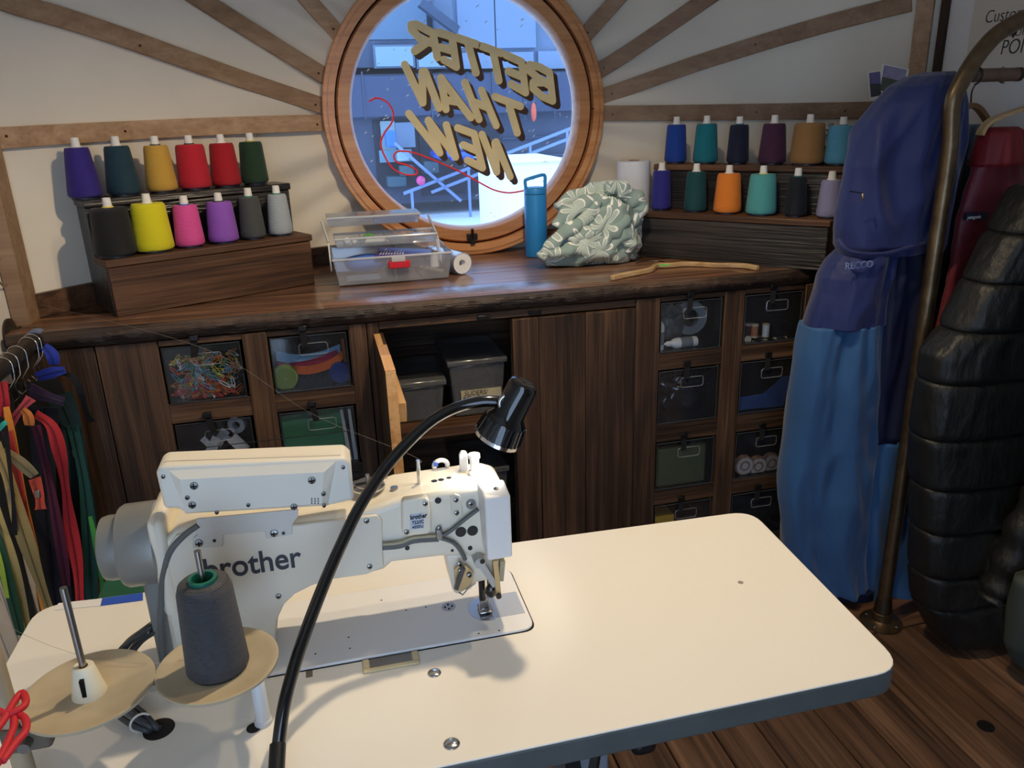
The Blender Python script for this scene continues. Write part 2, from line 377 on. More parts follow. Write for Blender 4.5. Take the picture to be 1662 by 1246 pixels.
# lettering painted on the pane, seen from its back
GOLD = mat('gold_leaf', S(238, 220, 168), .5, vary=(14, .10))
GOLDE = mat('gold_edge', S(255, 222, 140), .4)
SHADE = mat('brown_shade', S(62, 38, 26), .5)
z8 = lambda x, y: (560 + x / 2.967, y / 2.967)
LET = [
 ('letter_b', [[(985, 352), (1000, 484)], [(985, 350), (935, 322), (888, 312), (882, 335), (925, 372), (985, 412)], [(975, 398), (905, 398), (905, 425), (950, 465), (1000, 486)]]),
 ('letter_e', [[(850, 298), (870, 446)], [(850, 298), (776, 265)], [(858, 372), (787, 343)], [(870, 446), (800, 405)]]),
 ('letter_t', [[(752, 256), (658, 222)], [(712, 244), (741, 388)]]),
 ('letter_t', [[(636, 214), (542, 182)], [(590, 202), (631, 350)]]),
 ('letter_e', [[(515, 176), (536, 322)], [(515, 176), (448, 156)], [(524, 246), (462, 228)], [(536, 322), (476, 288)]]),
 ('letter_r', [[(424, 162), (444, 276)], [(424, 160), (345, 118), (318, 122), (320, 142), (360, 185), (432, 212)], [(400, 200), (335, 246)]]),
 ('letter_t', [[(845, 512), (722, 466)], [(786, 490), (830, 640)]]),
 ('letter_h', [[(578, 398), (645, 574)], [(658, 436), (728, 604)], [(612, 488), (692, 520)]]),
 ('letter_a', [[(462, 376), (486, 526)], [(462, 376), (606, 566)], [(478, 480), (548, 492)]]),
 ('letter_n', [[(288, 312), (374, 494)], [(374, 494), (372, 348)], [(385, 345), (452, 520)]]),
 ('letter_n', [[(660, 648), (730, 828)], [(730, 828), (722, 688)], [(728, 684), (795, 850)]]),
 ('letter_e', [[(622, 645), (662, 808)], [(622, 645), (542, 616)], [(640, 728), (570, 698)], [(662, 808), (590, 772)]]),
 ('letter_w', [[(308, 548), (456, 736)], [(456, 736), (402, 580)], [(402, 580), (532, 756)], [(532, 756), (488, 602)]]),
]
def stroke(mb, pts, hw, y, th):
    P = [aty(*z8(*q), y) for q in pts]
    for a, b in zip(P[:-1], P[1:]):
        mb.k = getattr(mb, 'k', 0) + 1; oy = V((0, -.00005 * mb.k, 0)); a = a + oy; b = b + oy     # each brush stroke lies on the one before
        d = (b - a); ang = math.atan2(d.z, d.x); poly = []
        for k in range(9): t = ang + math.pi / 2 + math.pi * k / 8; poly.append(a + V((math.cos(t) * hw, 0, math.sin(t) * hw)))
        for k in range(9): t = ang - math.pi / 2 + math.pi * k / 8; poly.append(b + V((math.cos(t) * hw, 0, math.sin(t) * hw)))
        mb.prism(poly, (0, th, 0))
for nm, st in LET:
    m1, m2, m3 = MB(), MB(), MB()
    for s_ in st:
        stroke(m1, s_, .0112, 3.0245, .0008); stroke(m2, s_, .0136, 3.0262, .0008)
        stroke(m3, [(x + 22, y + 23) for x, y in s_], .0132, 3.0285, .0006); stroke(m3, [(x + 11, y + 12) for x, y in s_], .0132, 3.0285, .0006)
    o = m1.build('painted_letter', GOLD, win); m2.build('edge', GOLDE, o); m3.build('shade', SHADE, o)
RT = [(115, 490), (150, 472), (200, 490), (232, 540), (225, 590), (190, 640), (172, 690), (190, 750), (230, 810), (290, 840), (340, 840), (345, 820), (300, 795), (250, 780), (235, 750), (260, 728), (330, 735), (450, 780), (560, 830), (650, 880), (720, 915), (790, 928), (860, 918)]
MB().tube(smoothpts([aty(*z8(*q), 3.027) for q in RT], 6), .0034, 6).build('painted_thread_line', mat('red_paint', S(250, 60, 62), .5), win)
# pale specks and wiped streaks on the pane
fm = MB()
for i in range(110):
    t = random.uniform(0, 2 * math.pi); r = .40 * math.sqrt(random.random()); c = V((WX + r * math.cos(t), 3.0292, WZ + r * math.sin(t)))
    l = random.uniform(.002, .007); d = V((l * .75, 0, l * .55)); u = V((-.0008, 0, .0011))
    fm.prism([c - d - u, c + d - u, c + d + u, c - d + u], (0, .0005, 0))
o = fm.build('pane_specks', mat('pale_specks', S(225, 235, 245), .6), win); o['kind'] = 'stuff'

# ------------------------------------------------------------------ yard outside the window
SNOW = mat('snow', S(240, 244, 250), .7, bump=(2, .4, (1, 1, 1), .1))
struct(MB().box(-14, 16, 3.6, 40, -.12, -.02).build('snowy_ground', SNOW))
def rect(mb, x0, y0, x1, y1, yy, dep):
    a = aty(x0, y1, yy); b = aty(x1, y0, yy); mb.box(a.x, b.x, yy, yy + dep, a.z, b.z); return mb
bl = thing('building', 'dark slate-blue building across the yard, seen through round window', 'building', (2.0, 13, 0))
SL = mat('slate_siding', S(60, 68, 86), .7, vary=(1.5, .25)); SL2 = mat('blue_grey_siding', S(98, 110, 130), .7, vary=(1.2, .12)); PANE = mat('far_pane', S(126, 146, 148), .15)
rect(MB(), 480, 112, 1000, 340, 13, 3).build('lower_wall', SL, bl)
rect(MB(), 739, -120, 1010, 112, 13, 3).build('upper_wall', SL2, bl)
rect(MB(), 480, 64, 738, 112, 13, 3).build('upper_wall', SL, bl)
rect(MB(), 470, -6, 690, 66, 15, 2).build('rear_wall', mat('pale_far_wall', S(128, 150, 170), .7, vary=(1.0, .15)), bl)
rect(MB(), 480, 115, 990, 194, 12.8, .2).build('parapet_band', mat('navy_band', S(52, 60, 84), .6), bl)
for r in ((608, 72, 672, 111), (677, 76, 735, 112)):
    f_ = rect(MB(), *r, 12.93, .1).build('window', SL2, bl); rect(MB(), r[0] + 3, r[1] + 3, r[2] - 3, r[3] - 3, 12.9, .05).build('pane', PANE, f_)
for r in ((745, -40, 800, 78), (806, -40, 868, 78), (874, 82, 930, 112), (745, 84, 866, 112)):
    rect(MB(), *r, 12.93, .08).build('panel', mat('pale_panel', S(112, 126, 146), .6), bl)
a, b = aty(682, 4, 12.7), aty(742, 50, 12.7)
MB().bar(a, b, .2, .12).build('roof_beam', SL, bl)
rect(MB(), 614, 193, 676, 306, 12.95, .1).build('doorway', mat('dark_opening', S(26, 30, 42), .7), bl)
rect(MB(), 686, 200, 810, 318, 12.95, .1).build('doorway', mat('dark_opening'), bl)
rect(MB(), 622, 196, 640, 262, 12.9, .06).build('pane', PANE, bl); rect(MB(), 644, 198, 672, 240, 12.9, .06).build('pane', mat('pale_panel'), bl)
rect(MB(), 617, 242, 668, 264, 12.8, .1).build('bench_front', mat('aqua_board', S(96, 134, 146), .6), bl)
for k, (x0, y0, x1, y1, c) in enumerate(((628, 212, 642, 240, (60, 110, 190)), (646, 244, 664, 262, (150, 170, 176)), (650, 268, 672, 286, (54, 84, 90)), (690, 262, 712, 282, (70, 92, 100)), (630, 286, 660, 304, (44, 74, 84)))):
    one(rect(MB(), x0, y0, x1, y1, 12.5, .25), 'yard_crate', mat('crate_%d' % k, S(*c), .6), ('blue', 'pale', 'dark teal', 'slate', 'dark green')[k] + ' crate stacked by the far doorway outside', 'crate', bevel=.02)
for k, x in enumerate((560, 590, 700, 760, 800, 850, 900)):
    a_ = aty(x, 150, 12.78); MB().box(a_.x - .01, a_.x + .01, 12.78, 12.8, aty(x, 193, 12.8).z, aty(x, 116, 12.8).z).build('panel_joint', SL, bl)
for k, y in enumerate((225, 255, 285)):
    a_, b_ = aty(815, y, 12.97), aty(985, y, 12.97); MB().box(a_.x, b_.x, 12.96, 13.0, a_.z - .015, a_.z + .015).build('siding_lap', mat('navy_band'), bl)
st = MB()
for a, b in (((655, 314), (932, 206)), ((640, 232), (748, 326)), ((700, 312), (930, 222))):
    st.bar(aty(*a, 12.4), aty(*b, 12.4), .05, .045)
for x_, y_ in ((668, 309), (760, 273), (860, 234), (920, 211)):
    q_ = aty(x_, y_, 12.4); st.box(q_.x - .02, q_.x + .02, 12.38, 12.42, -.02, q_.z)
one(st, 'stair_rail', mat('rail_blue', S(116, 134, 168), .5), 'thin crossing diagonal handrails in front of building outside', 'railing')
cr = thing('parked_car', 'bright blue parked vehicle in the yard outside', 'car', (1.4, 11.4, 0))
CB = mat('car_blue', S(40, 84, 190), .25)
rect(MB(), 716, 246, 772, 262, 11.4, 1.2).build('body', CB, cr, bevel=.08); rect(MB(), 728, 234, 762, 247, 11.6, .8).build('cabin', mat('far_pane'), cr, bevel=.06)
for px in (726, 760):
    p = aty(px, 263, 11.38); MB().cyl(p, p + V((0, .2, 0)), .06).build('wheel', BLACK, cr)
bx = thing('snow_covered_trailer', 'white snow-covered trailer box at lower right outside window', 'trailer', (1.6, 9.0, 0))
a_ = aty(813, 264, 9.0); b_ = aty(925, 264, 9.0); MB().box(a_.x, b_.x, 9.0, 10.4, -.015, a_.z).build('body', SNOW, bx, bevel=.05); rect(MB(), 811, 258, 928, 266, 8.95, 1.5).build('snow_cap', SNOW, bx, bevel=.06)
p = aty(683, 293, 12.32); one(MB().sph(p, .07), 'ball', mat('pink_ball', S(226, 70, 130), .5), 'small pink ball hanging by the far doorway', 'ball', smooth=True)
p = aty(866, 182, 12.72); one(MB().sph(p, .09, sc=(.5, .5, 1.6)), 'buoy', mat('orange_buoy', S(220, 90, 60), .5), 'small orange buoy hanging on navy band outside', 'buoy', smooth=True)
rk = MB().sph((.9, 10.4, -.02), .7, sc=(1.6, .4, .14)); one(rk, 'slush_heap', mat('slush', S(150, 176, 200), .6, bump=(6, .8)), 'low grey-blue heap of slush on the snow outside', 'slush', smooth=True)
# ------------------------------------------------------------------ worktop on the cabinets
CT = 1.04
ctop = thing('countertop', 'long dark reclaimed-plank worktop with rough live front edge under window', 'worktop', (.55, 2.25, .99))
def xl(y): return max(AX - math.sqrt(AR ** 2 - (y - AY) ** 2) + .004, X0 + .012)
def xr(y): return min(AX + math.sqrt(AR ** 2 - (y - AY) ** 2) - .004, X1 - .012)
rnd = random.Random(3)
m = 260; sec = []
w_ = [[rnd.uniform(-1, 1) for _ in range(m + 1)] for _ in range(5)]
vs = []; fs = []
for i in range(m + 1):
    u = i / m; y1 = 2.428
    slow = .006 * math.sin(u * 9) + .003 * math.sin(u * 31 + 1)
    row = [(y1, CT), (2.262 + slow * .5 + .001 * w_[0][i], CT), (2.252 + slow + .0018 * w_[1][i], CT - .008), (2.248 + slow + .003 * w_[2][i], CT - .022), (2.252 + slow + .0035 * w_[3][i], CT - .036), (2.264 + slow * .6 + .003 * w_[4][i], CT - .05), (y1, CT - .05)]
    for y, z in row: x = xl(y) + (xr(y) - xl(y)) * u; vs.append((x, y, z))
for i in range(m):
    for k in range(7): l = (k + 1) % 7; fs.append((i * 7 + k, i * 7 + l, i * 7 + 7 + l, i * 7 + 7 + k))
fs += [tuple(range(7)), tuple(range(7 * m, 7 * m + 7))]
fo = MB().add(vs, fs).build('plank', MATS['counter_x'], ctop, smooth=True, ang=40)
fo.data.materials.append(MATS['live_edge_x'])
for p_ in fo.data.polygons:
    if p_.normal.y < -.35: p_.material_index = 1
front_edge = None
for a, b in ((2.43, 2.60), (2.602, 2.79), (2.792, 3.06)):
    ys = [a + (b - a) * k / 10 for k in range(11)]
    poly = [V((xl(y), y, CT - .05)) for y in ys] + [V((xr(y), y, CT - .05)) for y in reversed(ys)]
    MB().prism(poly, (0, 0, .05 - random.uniform(0, .0015))).build('plank', MATS['counter_x'], ctop, bevel=.0015, seg=1)

# ------------------------------------------------------------------ cabinets below
FY, BY = 2.272, 2.66
ROWS = [(.797, .968), (.548, .738), (.302, .482), (.062, .245)]
def cubby(root, cols, x_end):
    """face-frame boards, shelves, back and dividers for columns of open pigeon-holes"""
    for (a, b) in cols:
        MB().box(a, b, FY + .002, FY + .024, .968, .985).build('rail', MATS['cab_x'], root, bevel=.0015, seg=1)
        for k, (z0, z1) in enumerate(ROWS):
            zb = ROWS[k + 1][1] if k < 3 else .0
            MB().box(a - .002, b + .002, FY + .002, FY + .022, zb, z0).build('rail', MATS['cab_x'], root, bevel=.0015, seg=1)
            MB().box(a - .002, b + .002, FY + .0225, BY, z0 - .016, z0 - .001).build('shelf', MATS['lath'], root)
        MB().box(a - .01, b + .01, BY, BY + .012, .0, .985).build('back_board', MATS['cab_z'], root)
cl = thing('cubby_cabinet', 'rustic dark plank cabinet with pigeon-holes, left of the open cupboard', 'cabinet', (-.37, 2.28, 0))
for a, b in ((-.838, -.637), (-.634, -.476)): MB().box(a, b, FY, FY + .024, 0, .985).build('plank', MATS['cab_z'], cl, bevel=.002, seg=1)
for a, b in ((-.252, -.185), (.045, .094)): MB().box(a, b, FY - .003, FY + .022, 0, .985).build('stile', MATS['cab_z'], cl, bevel=.002, seg=1)
for x in (-.482, -.248, .049): MB().box(x - .006, x + .006, FY + .026, BY, 0, .985).build('divider', MATS['lath'], cl)
cubby(cl, ((-.474, -.252), (-.185, .045)), 0)
cr_ = thing('cubby_cabinet', 'rustic dark plank cabinet with pigeon-holes, right end behind the blue jacket', 'cabinet', (1.4, 2.28, 0))
for a, b in ((.936, 1.017), (1.243, 1.313), (1.535, 1.98)): MB().box(a, b, FY - .003, FY + .022, 0, .985).build('stile', MATS['cab_z'], cr_, bevel=.002, seg=1)
for x in (1.008, 1.247, 1.541): MB().box(x - .006, x + .006, FY + .026, BY, 0, .985).build('divider', MATS['lath'], cr_)
cubby(cr_, ((1.017, 1.243), (1.313, 1.535)), 0)

cup = thing('cupboard', 'dark plank cupboard under worktop, left door open and right door shut', 'cupboard', (.52, 2.28, 0))
MB().box(.0965, .131, FY - .001, FY + .022, 0, .985).build('stile', MATS['cab_z'], cup, bevel=.002, seg=1)
MB().box(.132, .934, FY, FY + .022, .962, .985).build('rail', MATS['cab_x'], cup, bevel=.0015, seg=1)
for x in (.445, .605):
    MB().box(x - .02, x + .02, FY - .008, FY + .001, .966, .978).build('catch', BLACK, cup, bevel=.002)
MB().box(.1, .98, BY + .02, BY + .035, 0, .985).build('back_board', MATS['cab_x'], cup)
MB().box(.108, .12, FY + .03, BY + .02, 0, .985).build('side_board', MATS['cab_z'], cup)
MB().box(.955, .967, FY + .03, BY + .02, 0, .985).build('side_board', MATS['cab_z'], cup)
MB().box(.121, .954, FY + .03, BY + .02, .585, .618).build('shelf', MATS['stand_x'], cup, bevel=.002, seg=1)
MB().box(.121, .954, FY + .03, BY + .02, .02, .05).build('shelf', MATS['cab_x'], cup)
d = MB().box(.53, .932, FY + .006, FY + .018, .06, .955).build('door', MATS['cab_z'], cup)
for a, b in ((.531, .612), (.614, .764), (.766, .931)): MB().box(a, b, FY - .014, FY + .0055, .055, .958).build('plank', MATS['cab_z'], d, bevel=.002, seg=1)
od = MB().box(.133, .141, 1.885, 2.262, .06, .955).build('door', MATS['cab_z'], cup)
ys = [1.878, 2.02, 2.13, 2.264]
for k in range(3):
    MB().box(.114, .1325, ys[k] + .001, ys[k + 1] - .001, .055, .957 - .003 * k).build('plank', MATS['cab_z'], od, bevel=.001, seg=1)
    MB().box(.1145, .1405, ys[k] + .002, ys[k + 1] - .002, .957 - .003 * k, .9585 - .003 * k).build('cut_edge', MATS['fresh'], od)
MB().box(.115, .1405, 1.8755, 1.8778, .055, .957).build('cut_edge', MATS['fresh'], od)
for z in (.79, .2): MB().box(.142, .166, 1.95, 2.2, z, z + .055).build('batten', MATS['fresh'], od, bevel=.002, seg=1)
# storage tubs inside
TUB = clear('tub_plastic', (.6, .64, .68, 1), .15, .12, .15)
def tub(x0, x1, y0, y1, z0, z1, label, text=None):
    t = thing('storage_tub', label, 'box', ((x0 + x1) / 2, (y0 + y1) / 2, z0))
    s_ = .012
    MB().hexa([(x0 + s_, y0 + s_, z0), (x1 - s_, y0 + s_, z0), (x1 - s_, y1 - s_, z0), (x0 + s_, y1 - s_, z0)], [(x0, y0, z1 - .02), (x1, y0, z1 - .02), (x1, y1, z1 - .02), (x0, y1, z1 - .02)]).build('body', TUB, t, bevel=.006)
    MB().box(x0 - .008, x1 + .008, y0 - .008, y1 + .008, z1 - .02, z1).build('lid', TUB, t, bevel=.005)
    MB().box(x0 + .03, x1 - .03, y0 + .03, y1 - .03, z0 + .004, z0 + (z1 - z0) * .55).build('filling', mat('dark_filling', S(44, 46, 48), .8, vary=(25, .6), bump=(40, .8)), t)
    return t
tub(.135, .325, 2.36, 2.62, .6185, .76, 'low clear storage tub on cupboard shelf, left of labelled one')
t2 = tub(.345, .525, 2.36, 2.62, .6185, .815, 'taller clear storage tub with handwritten SLIDERS tape in cupboard')
lb = MB().box(.378, .51, 2.3585, 2.3605, .668, .712).build('tape_label', mat('masking_tape', S(196, 184, 150), .8), t2)
def text(name, body, loc, size, mt, parent=None, rot=(math.pi / 2, 0, 0), ext=.0006, align='LEFT', bold=0, shear=0, sx=1):
    cu = bpy.data.curves.new(name, 'FONT'); cu.body = body; cu.size = size; cu.extrude = ext; cu.align_x = align; cu.offset = bold; cu.shear = shear; cu.space_line = .8
    tmp = bpy.data.objects.new(name + '_tmp', cu); COL.objects.link(tmp); tmp.rotation_euler = rot; tmp.location = loc; tmp.scale = (sx, 1, 1)
    bpy.context.view_layer.update(); dg = bpy.context.evaluated_depsgraph_get()
    me = bpy.data.meshes.new_from_object(tmp.evaluated_get(dg)); mw = tmp.matrix_world.copy()
    if parent is not None and parent.name in ROOT: mw = ROOT[parent.name] @ mw
    me.transform(mw); me.materials.clear(); me.materials.append(mt)
    bpy.data.objects.remove(tmp, do_unlink=True); me.name = name
    o = bpy.data.objects.new(name, me); COL.objects.link(o)
    if parent is not None: o.parent = parent
    return o
INK = mat('black_ink', S(22, 22, 24), .6)
text('handwriting', ' SLIDERS/\nRC / SV /', (.382, 2.358, .695), .0215, INK, lb, shear=.15, sx=.95)
tub(.36, .525, 2.38, 2.62, .0505, .42, 'tall dark tub on the cupboard floor behind machine')

# ------------------------------------------------------------------ clear pull-out bins
def bin_(x0, x1, z0, z1, label, slant=0):
    t = thing('pull_out_bin', label, 'bin', ((x0 + x1) / 2, FY, z0), group='clear pull-out bins in the cabinet')
    a, b, c, e = x0 + .006, x1 - .010, z0 + .0015, z1 - .006; y0, y1 = FY + .002, 2.6
    MB().box(a, b, y0, y0 + .002, c, e).build('front', BINP, t)
    g = MB(); g.box(a, a + .002, y0 + .002, y1, c, e); g.box(b - .002, b, y0 + .002, y1, c, e); g.box(a, b, y0 + .002, y1, c, c + .002); g.box(a, b, y1 - .002, y1, c, e); g.build('tray', mat('smoke_plastic', S(20, 22, 25), .25), t)
    MB().tube([(a, y0, c), (b, y0, c), (b, y0, e), (a, y0, e)], .0025, 6, closed=True).build('rim', mat('rim_plastic', S(58, 62, 68), .15), t)
    w2, cx_, cz_ = (b - a) * .19, (a + b) / 2 + .012, e - (e - c) * .24; h = .017; pts = []
    for k, (sx, sz) in enumerate(((1, 1), (-1, 1), (-1, -1), (1, -1))):
        for j in range(4): tt = math.pi / 2 * (k + j / 3); pts.append((cx_ + sx * (w2 - .008) + .008 * math.cos(tt), y0 - .002, cz_ + sz * (h - .008) + .008 * math.sin(tt)))
    MB().tube(pts, .0013, 6, closed=True).build('grip_outline', PLASTIC, t)
    xm = (a + b) / 2 - .012; st_ = MB().ribbon([(xm, FY - .005, z1 + .028), (xm + slant * .3, FY - .009, z1 + .006), (xm + slant, FY - .008, e - .03)], (.009, 0, 0), .001).build('strap', mat('black_web', S(22, 22, 24), .9), t)
    MB().box(xm - .012, xm + .012, FY - .014, FY - .005, z1 + .012, z1 + .028).build('buckle', BLACK, st_, bevel=.002)
    return t
bin_(-.474, -.252, *ROWS[0], 'clear bin full of multicoloured safety pins in upper left pigeon-hole', -.008)
bin_(-.185, .045, *ROWS[0], 'clear bin holding rolls of coloured webbing beside the pin bin', 0)
bin_(-.474, -.252, *ROWS[1], 'clear bin of crumpled white scraps directly under the safety pins', .012)
bin_(-.185, .045, *ROWS[1], 'clear bin with green sheets below the webbing rolls', .008)
bin_(1.017, 1.243, *ROWS[0], 'clear bin with white squeeze bottles, right of closed door', 0)
bin_(1.313, 1.535, *ROWS[0], 'clear bin of small thread spools beside the blue jacket', 0)
bin_(1.017, 1.243, *ROWS[1], 'clear bin stuffed with shiny black plastic bag', 0)
bin_(1.313, 1.535, *ROWS[1], 'dark clear bin with folded blue cloth beside the jacket', 0)
bin_(1.017, 1.243, *ROWS[2], 'clear bin holding folded olive cloth', 0)
bin_(1.313, 1.535, *ROWS[2], 'clear bin with three round patterned tape rolls', 0)
bin_(1.017, 1.243, *ROWS[3], 'lowest clear bin holding a small yellow carton', 0)
bin_(1.313, 1.535, *ROWS[3], 'lowest empty dark bin beside the blue jacket', 0)

# safety pins: a heap nobody could count, one object per colour
rnd = random.Random(11)
def pin(mb, c, L, rz, tilt):
    d = V((math.cos(rz), math.sin(tilt) * .3, math.sin(rz))).normalized(); u = V((-d.z, 0, d.x)).normalized(); r = L * .13; pts = []
    for t, s_ in ((0, .35), (.25, 1), (.6, .9), (.9, .5), (1, 0), (.9, -.5), (.6, -.9), (.25, -1), (0, -.35)): pts.append(c + d * (t - .5) * L + u * s_ * r)
    mb.tube(pts, .0013, 4, closed=True); e = c - d * .5 * L; mb.bar(e - d * .004, e + d * .004, .005, .004, (0, 1, 0))
cols = {'red': ((206, 66, 60), 70), 'yellow': ((222, 214, 84), 28), 'white': ((222, 224, 226), 26), 'blue': ((70, 150, 196), 26), 'orange': ((220, 120, 50), 36), 'green': ((60, 140, 96), 22)}
for k, ((r, g, b), n) in cols.items():
    mb = MB()
    for i in range(n):
        if k == 'red': x = rnd.gauss(-.385, .04); z = .805 + abs(rnd.gauss(0, .025))
        else: x = rnd.uniform(-.45, -.275); z = rnd.uniform(.812, .925)
        x = min(max(x, -.448), -.278); mb_y = rnd.uniform(2.285, 2.33); pin(mb, V((x, mb_y, min(z, .93))), rnd.uniform(.022, .036), rnd.uniform(0, math.pi), rnd.uniform(-1, 1))
    o = tag(mb.build('safety_pins', mat('pin_' + k, S(r, g, b), .35)), k + ' plastic-headed safety pins heaped in the upper left bin', 'safety pins'); o['kind'] = 'stuff'
# webbing rolls
def roll(px, py, r, col, label, y=2.30, axis=(0, 1, 0), h=.028):
    p = aty(px, py, y); t = thing('webbing_roll', label, 'webbing', (p.x, y, p.z - r))
    MB().lathe([(r, 0), (r, h)], p, axis, 32).build('coil', mat('web_%d_%d_%d' % col, S(*col), .8, bump=(200, .3)), t, smooth=True)
    pts = []
    for k in range(90): a = k * .42; rr = r * (.1 + .88 * k / 90); pts.append(p + V((math.cos(a) * rr, -.0008, math.sin(a) * rr)))
    MB().tube(pts, .0009, 4).build('spiral_edge', mat('webd_%d_%d_%d' % col, S(*[int(c * .7) for c in col]), .8), t)
roll(463, 614, .036, (150, 178, 72), 'lime green webbing roll at front of the webbing bin')
roll(552, 605, .031, (28, 66, 160), 'royal blue webbing roll at right of the webbing bin')
def band(pts, w2, col, label, y):
    P = [aty(*q, y) for q in pts]; mb = MB().ribbon(smoothpts(P, 5), (0, .004, w2), .004)
    one(mb, 'webbing_band', mat('web_%d_%d_%d' % col, S(*col), .8, bump=(200, .3)), label, 'webbing', smooth=False)
band([(448, 577), (480, 583), (520, 578), (552, 566)], .014, (120, 170, 214), 'pale blue webbing band curved inside the webbing bin', 2.335)
band([(452, 594), (490, 592), (525, 582), (548, 572)], .009, (150, 30, 72), 'magenta webbing band between pale blue and orange ones', 2.328)
band([(478, 600), (505, 600), (535, 591), (556, 576)], .012, (206, 100, 46), 'orange webbing band above the royal blue roll', 2.32)
band([(487, 627), (510, 625), (534, 622)], .006, (160, 176, 70), 'flat lime webbing strip lying on the bin floor', 2.335)
band([(556, 555), (558, 570), (560, 582)], .010, (150, 70, 40), 'rust webbing end at right wall of the webbing bin', 2.325)
# crumpled scraps
import mathutils.noise as mn
def lump(name, c, r, sc, mt, label, cat, seed=0, amp=.35, freq=1.6, nu=28, nv=18, fold=0, parent=None):
    mb = MB().sph((0, 0, 0), 1, nu, nv); out = []
    for v in mb.v:
        n = mn.noise_vector(v * freq + V((seed, seed * .7, seed * 1.3))); k = 1 + amp * n.x + fold * abs(math.sin(4 * v.x + 3 * n.y + 2 * v.z)) * .3
        out.append(V((v.x * sc[0], v.y * sc[1], v.z * sc[2])) * r * k + V(c))
    mb.v = out
    return one(mb, name, mt, label, cat, smooth='all') if label else mb
PAPER = mat('white_scrap', S(206, 210, 216), .8)
pc = MB()
for i in range(16):
    c = V((rnd.uniform(-.43, -.30), rnd.uniform(2.285, 2.33), rnd.uniform(.57, .665))); a = rnd.uniform(0, 3.1); d = V((math.cos(a), .15, math.sin(a))) * rnd.uniform(.015, .03); u = V((-d.z, rnd.uniform(-.01, .01), d.x)) * rnd.uniform(.4, .9)
    k = V((0, .004, .003)); pc.add([c - d - u, c + d - u, c + d + u, c - d + u, c + k], [(0, 1, 4), (1, 2, 4), (2, 3, 4), (3, 0, 4)])
one(pc, 'paper_scraps', PAPER, 'crumpled white paper scraps in the bin under the pins', 'scraps')['kind'] = 'stuff'
p = aty(383, 690, 2.33); rl = thing('tape_roll', 'small white tape roll at top right of the scraps bin', 'tape', p)
MB().ring(p, (0.3, 1, 0), .012, .026, .02, 24).build('tape', PAPER, rl)
# green sheets
gs = thing('green_sheets', 'stack of green sheets filling the bin under the webbing', 'sheets', (-.08, 2.31, .55))
for k, (x0, x1, zt) in enumerate(((-.178, -.005, .712), (-.17, .0, .706), (-.176, .005, .72))):
    MB().hexa([(x0, 2.285 + k * .012, .552), (x1, 2.285 + k * .012, .552), (x1, 2.292 + k * .012, .552), (x0, 2.292 + k * .012, .552)], [(x0 - .0, 2.285 + k * .012, zt - .01), (x1, 2.285 + k * .012, zt), (x1, 2.292 + k * .012, zt), (x0, 2.292 + k * .012, zt - .01)]).build('sheet', mat('green_sheet', S(36, 128, 72), .5, vary=(8, .12)), gs)
for x, dx in ((.004, .009), (.022, .004)):
    one(MB().hexa([(x, 2.288, .552), (x + .012, 2.288, .552), (x + .012, 2.296, .552), (x, 2.296, .552)], [(x - dx, 2.288, .72), (x + .008 - dx, 2.288, .72), (x + .008 - dx, 2.296, .72), (x - dx, 2.296, .72)]), 'white_strip', PAPER, 'white strip standing at right of the green sheets, ' + ('nearest them' if x < .01 else 'outer one'), 'strip')
# bottles
def bottle(a, d, L, r, label, cap):
    a = V(a); d = V(d).normalized(); t = thing('squeeze_bottle', label, 'bottle', a)
    MB().lathe([(r * .9, 0), (r, .004), (r, L * .62), (r * .8, L * .7), (r * .45, L * .76), (r * .45, L * .8)], a, d, 20).build('body', WHITE, t, smooth=True)
    MB().lathe([(r * .55, L * .78), (r * .5, L * .88), (r * .25, L * .92), (r * .18, L)], a, d, 16).build('nozzle', cap, t, smooth=True)
    MB().lathe([(r * 1.01, L * .15), (r * 1.01, L * .5)], a, d, 20, cap=False).build('label_band', mat('grey_label', S(120, 124, 130), .6), t, smooth=True)
bottle((1.035, 2.31, .799), (0, 0, 1), .125, .016, 'upright white squeeze bottle at left of its bin', BLACK)
bottle((1.165, 2.305, .817), (-1, 0, 0), .12, .017, 'white squeeze bottle lying at the bin front', WHITE)
tp = thing('grey_tape_loop', 'loop of grey tape at right of the bottle bin', 'tape', (1.16, 2.36, .87)); MB().ring((1.16, 2.35, .885), (.2, 1, 0), .03, .058, .03, 32).build('tape', mat('grey_tape', S(130, 132, 134), .5), tp, smooth=True)
lump('crumpled_wrapper', (1.10, 2.36, .87), .05, (.9, .5, 1), mat('smoke_wrap', S(66, 68, 72), .3), 'crumpled grey wrapper between the two squeeze bottles', 'wrapper', 4, .6, 2.4)
# thread spools
def minispool(c, d, col, label, L=.045, r=.0115):
    c = V(c); d = V(d).normalized(); t = thing('thread_spool', label, 'spool', c, group='small spools in the bin')
    MB().lathe([(r, L * .12), (r, L * .88)], c, d, 16).build('thread', mat('thr_%d_%d_%d' % col, S(*col), .6, bump=(400, .3)), t, smooth=True)
    e = MB(); e.lathe([(r * 1.05, 0), (r * 1.05, L * .12)], c, d, 16); e.lathe([(r * 1.05, L * .88), (r * 1.05, L)], c, d, 16); e.build('flange', mat('cream_plastic', S(206, 196, 168), .5), t, smooth=True)
for k, (px, py, lab) in enumerate(((1214, 551, 'uppermost'), (1222, 559, 'second'), (1213, 565, 'lower left'), (1224, 566, 'lower middle'), (1234, 562, 'third'), (1243, 556, 'rightmost'))):
    p = aty(px, py, 2.29); minispool(p, (0.05, 1, 0), (70, 50, 46), 'small spool lying end-on in the spool bin, %s of six' % lab)
minispool(aty(1224, 547, 2.31), (0, 0, 1), (176, 112, 74), 'upright copper-brown spool in the spool bin')
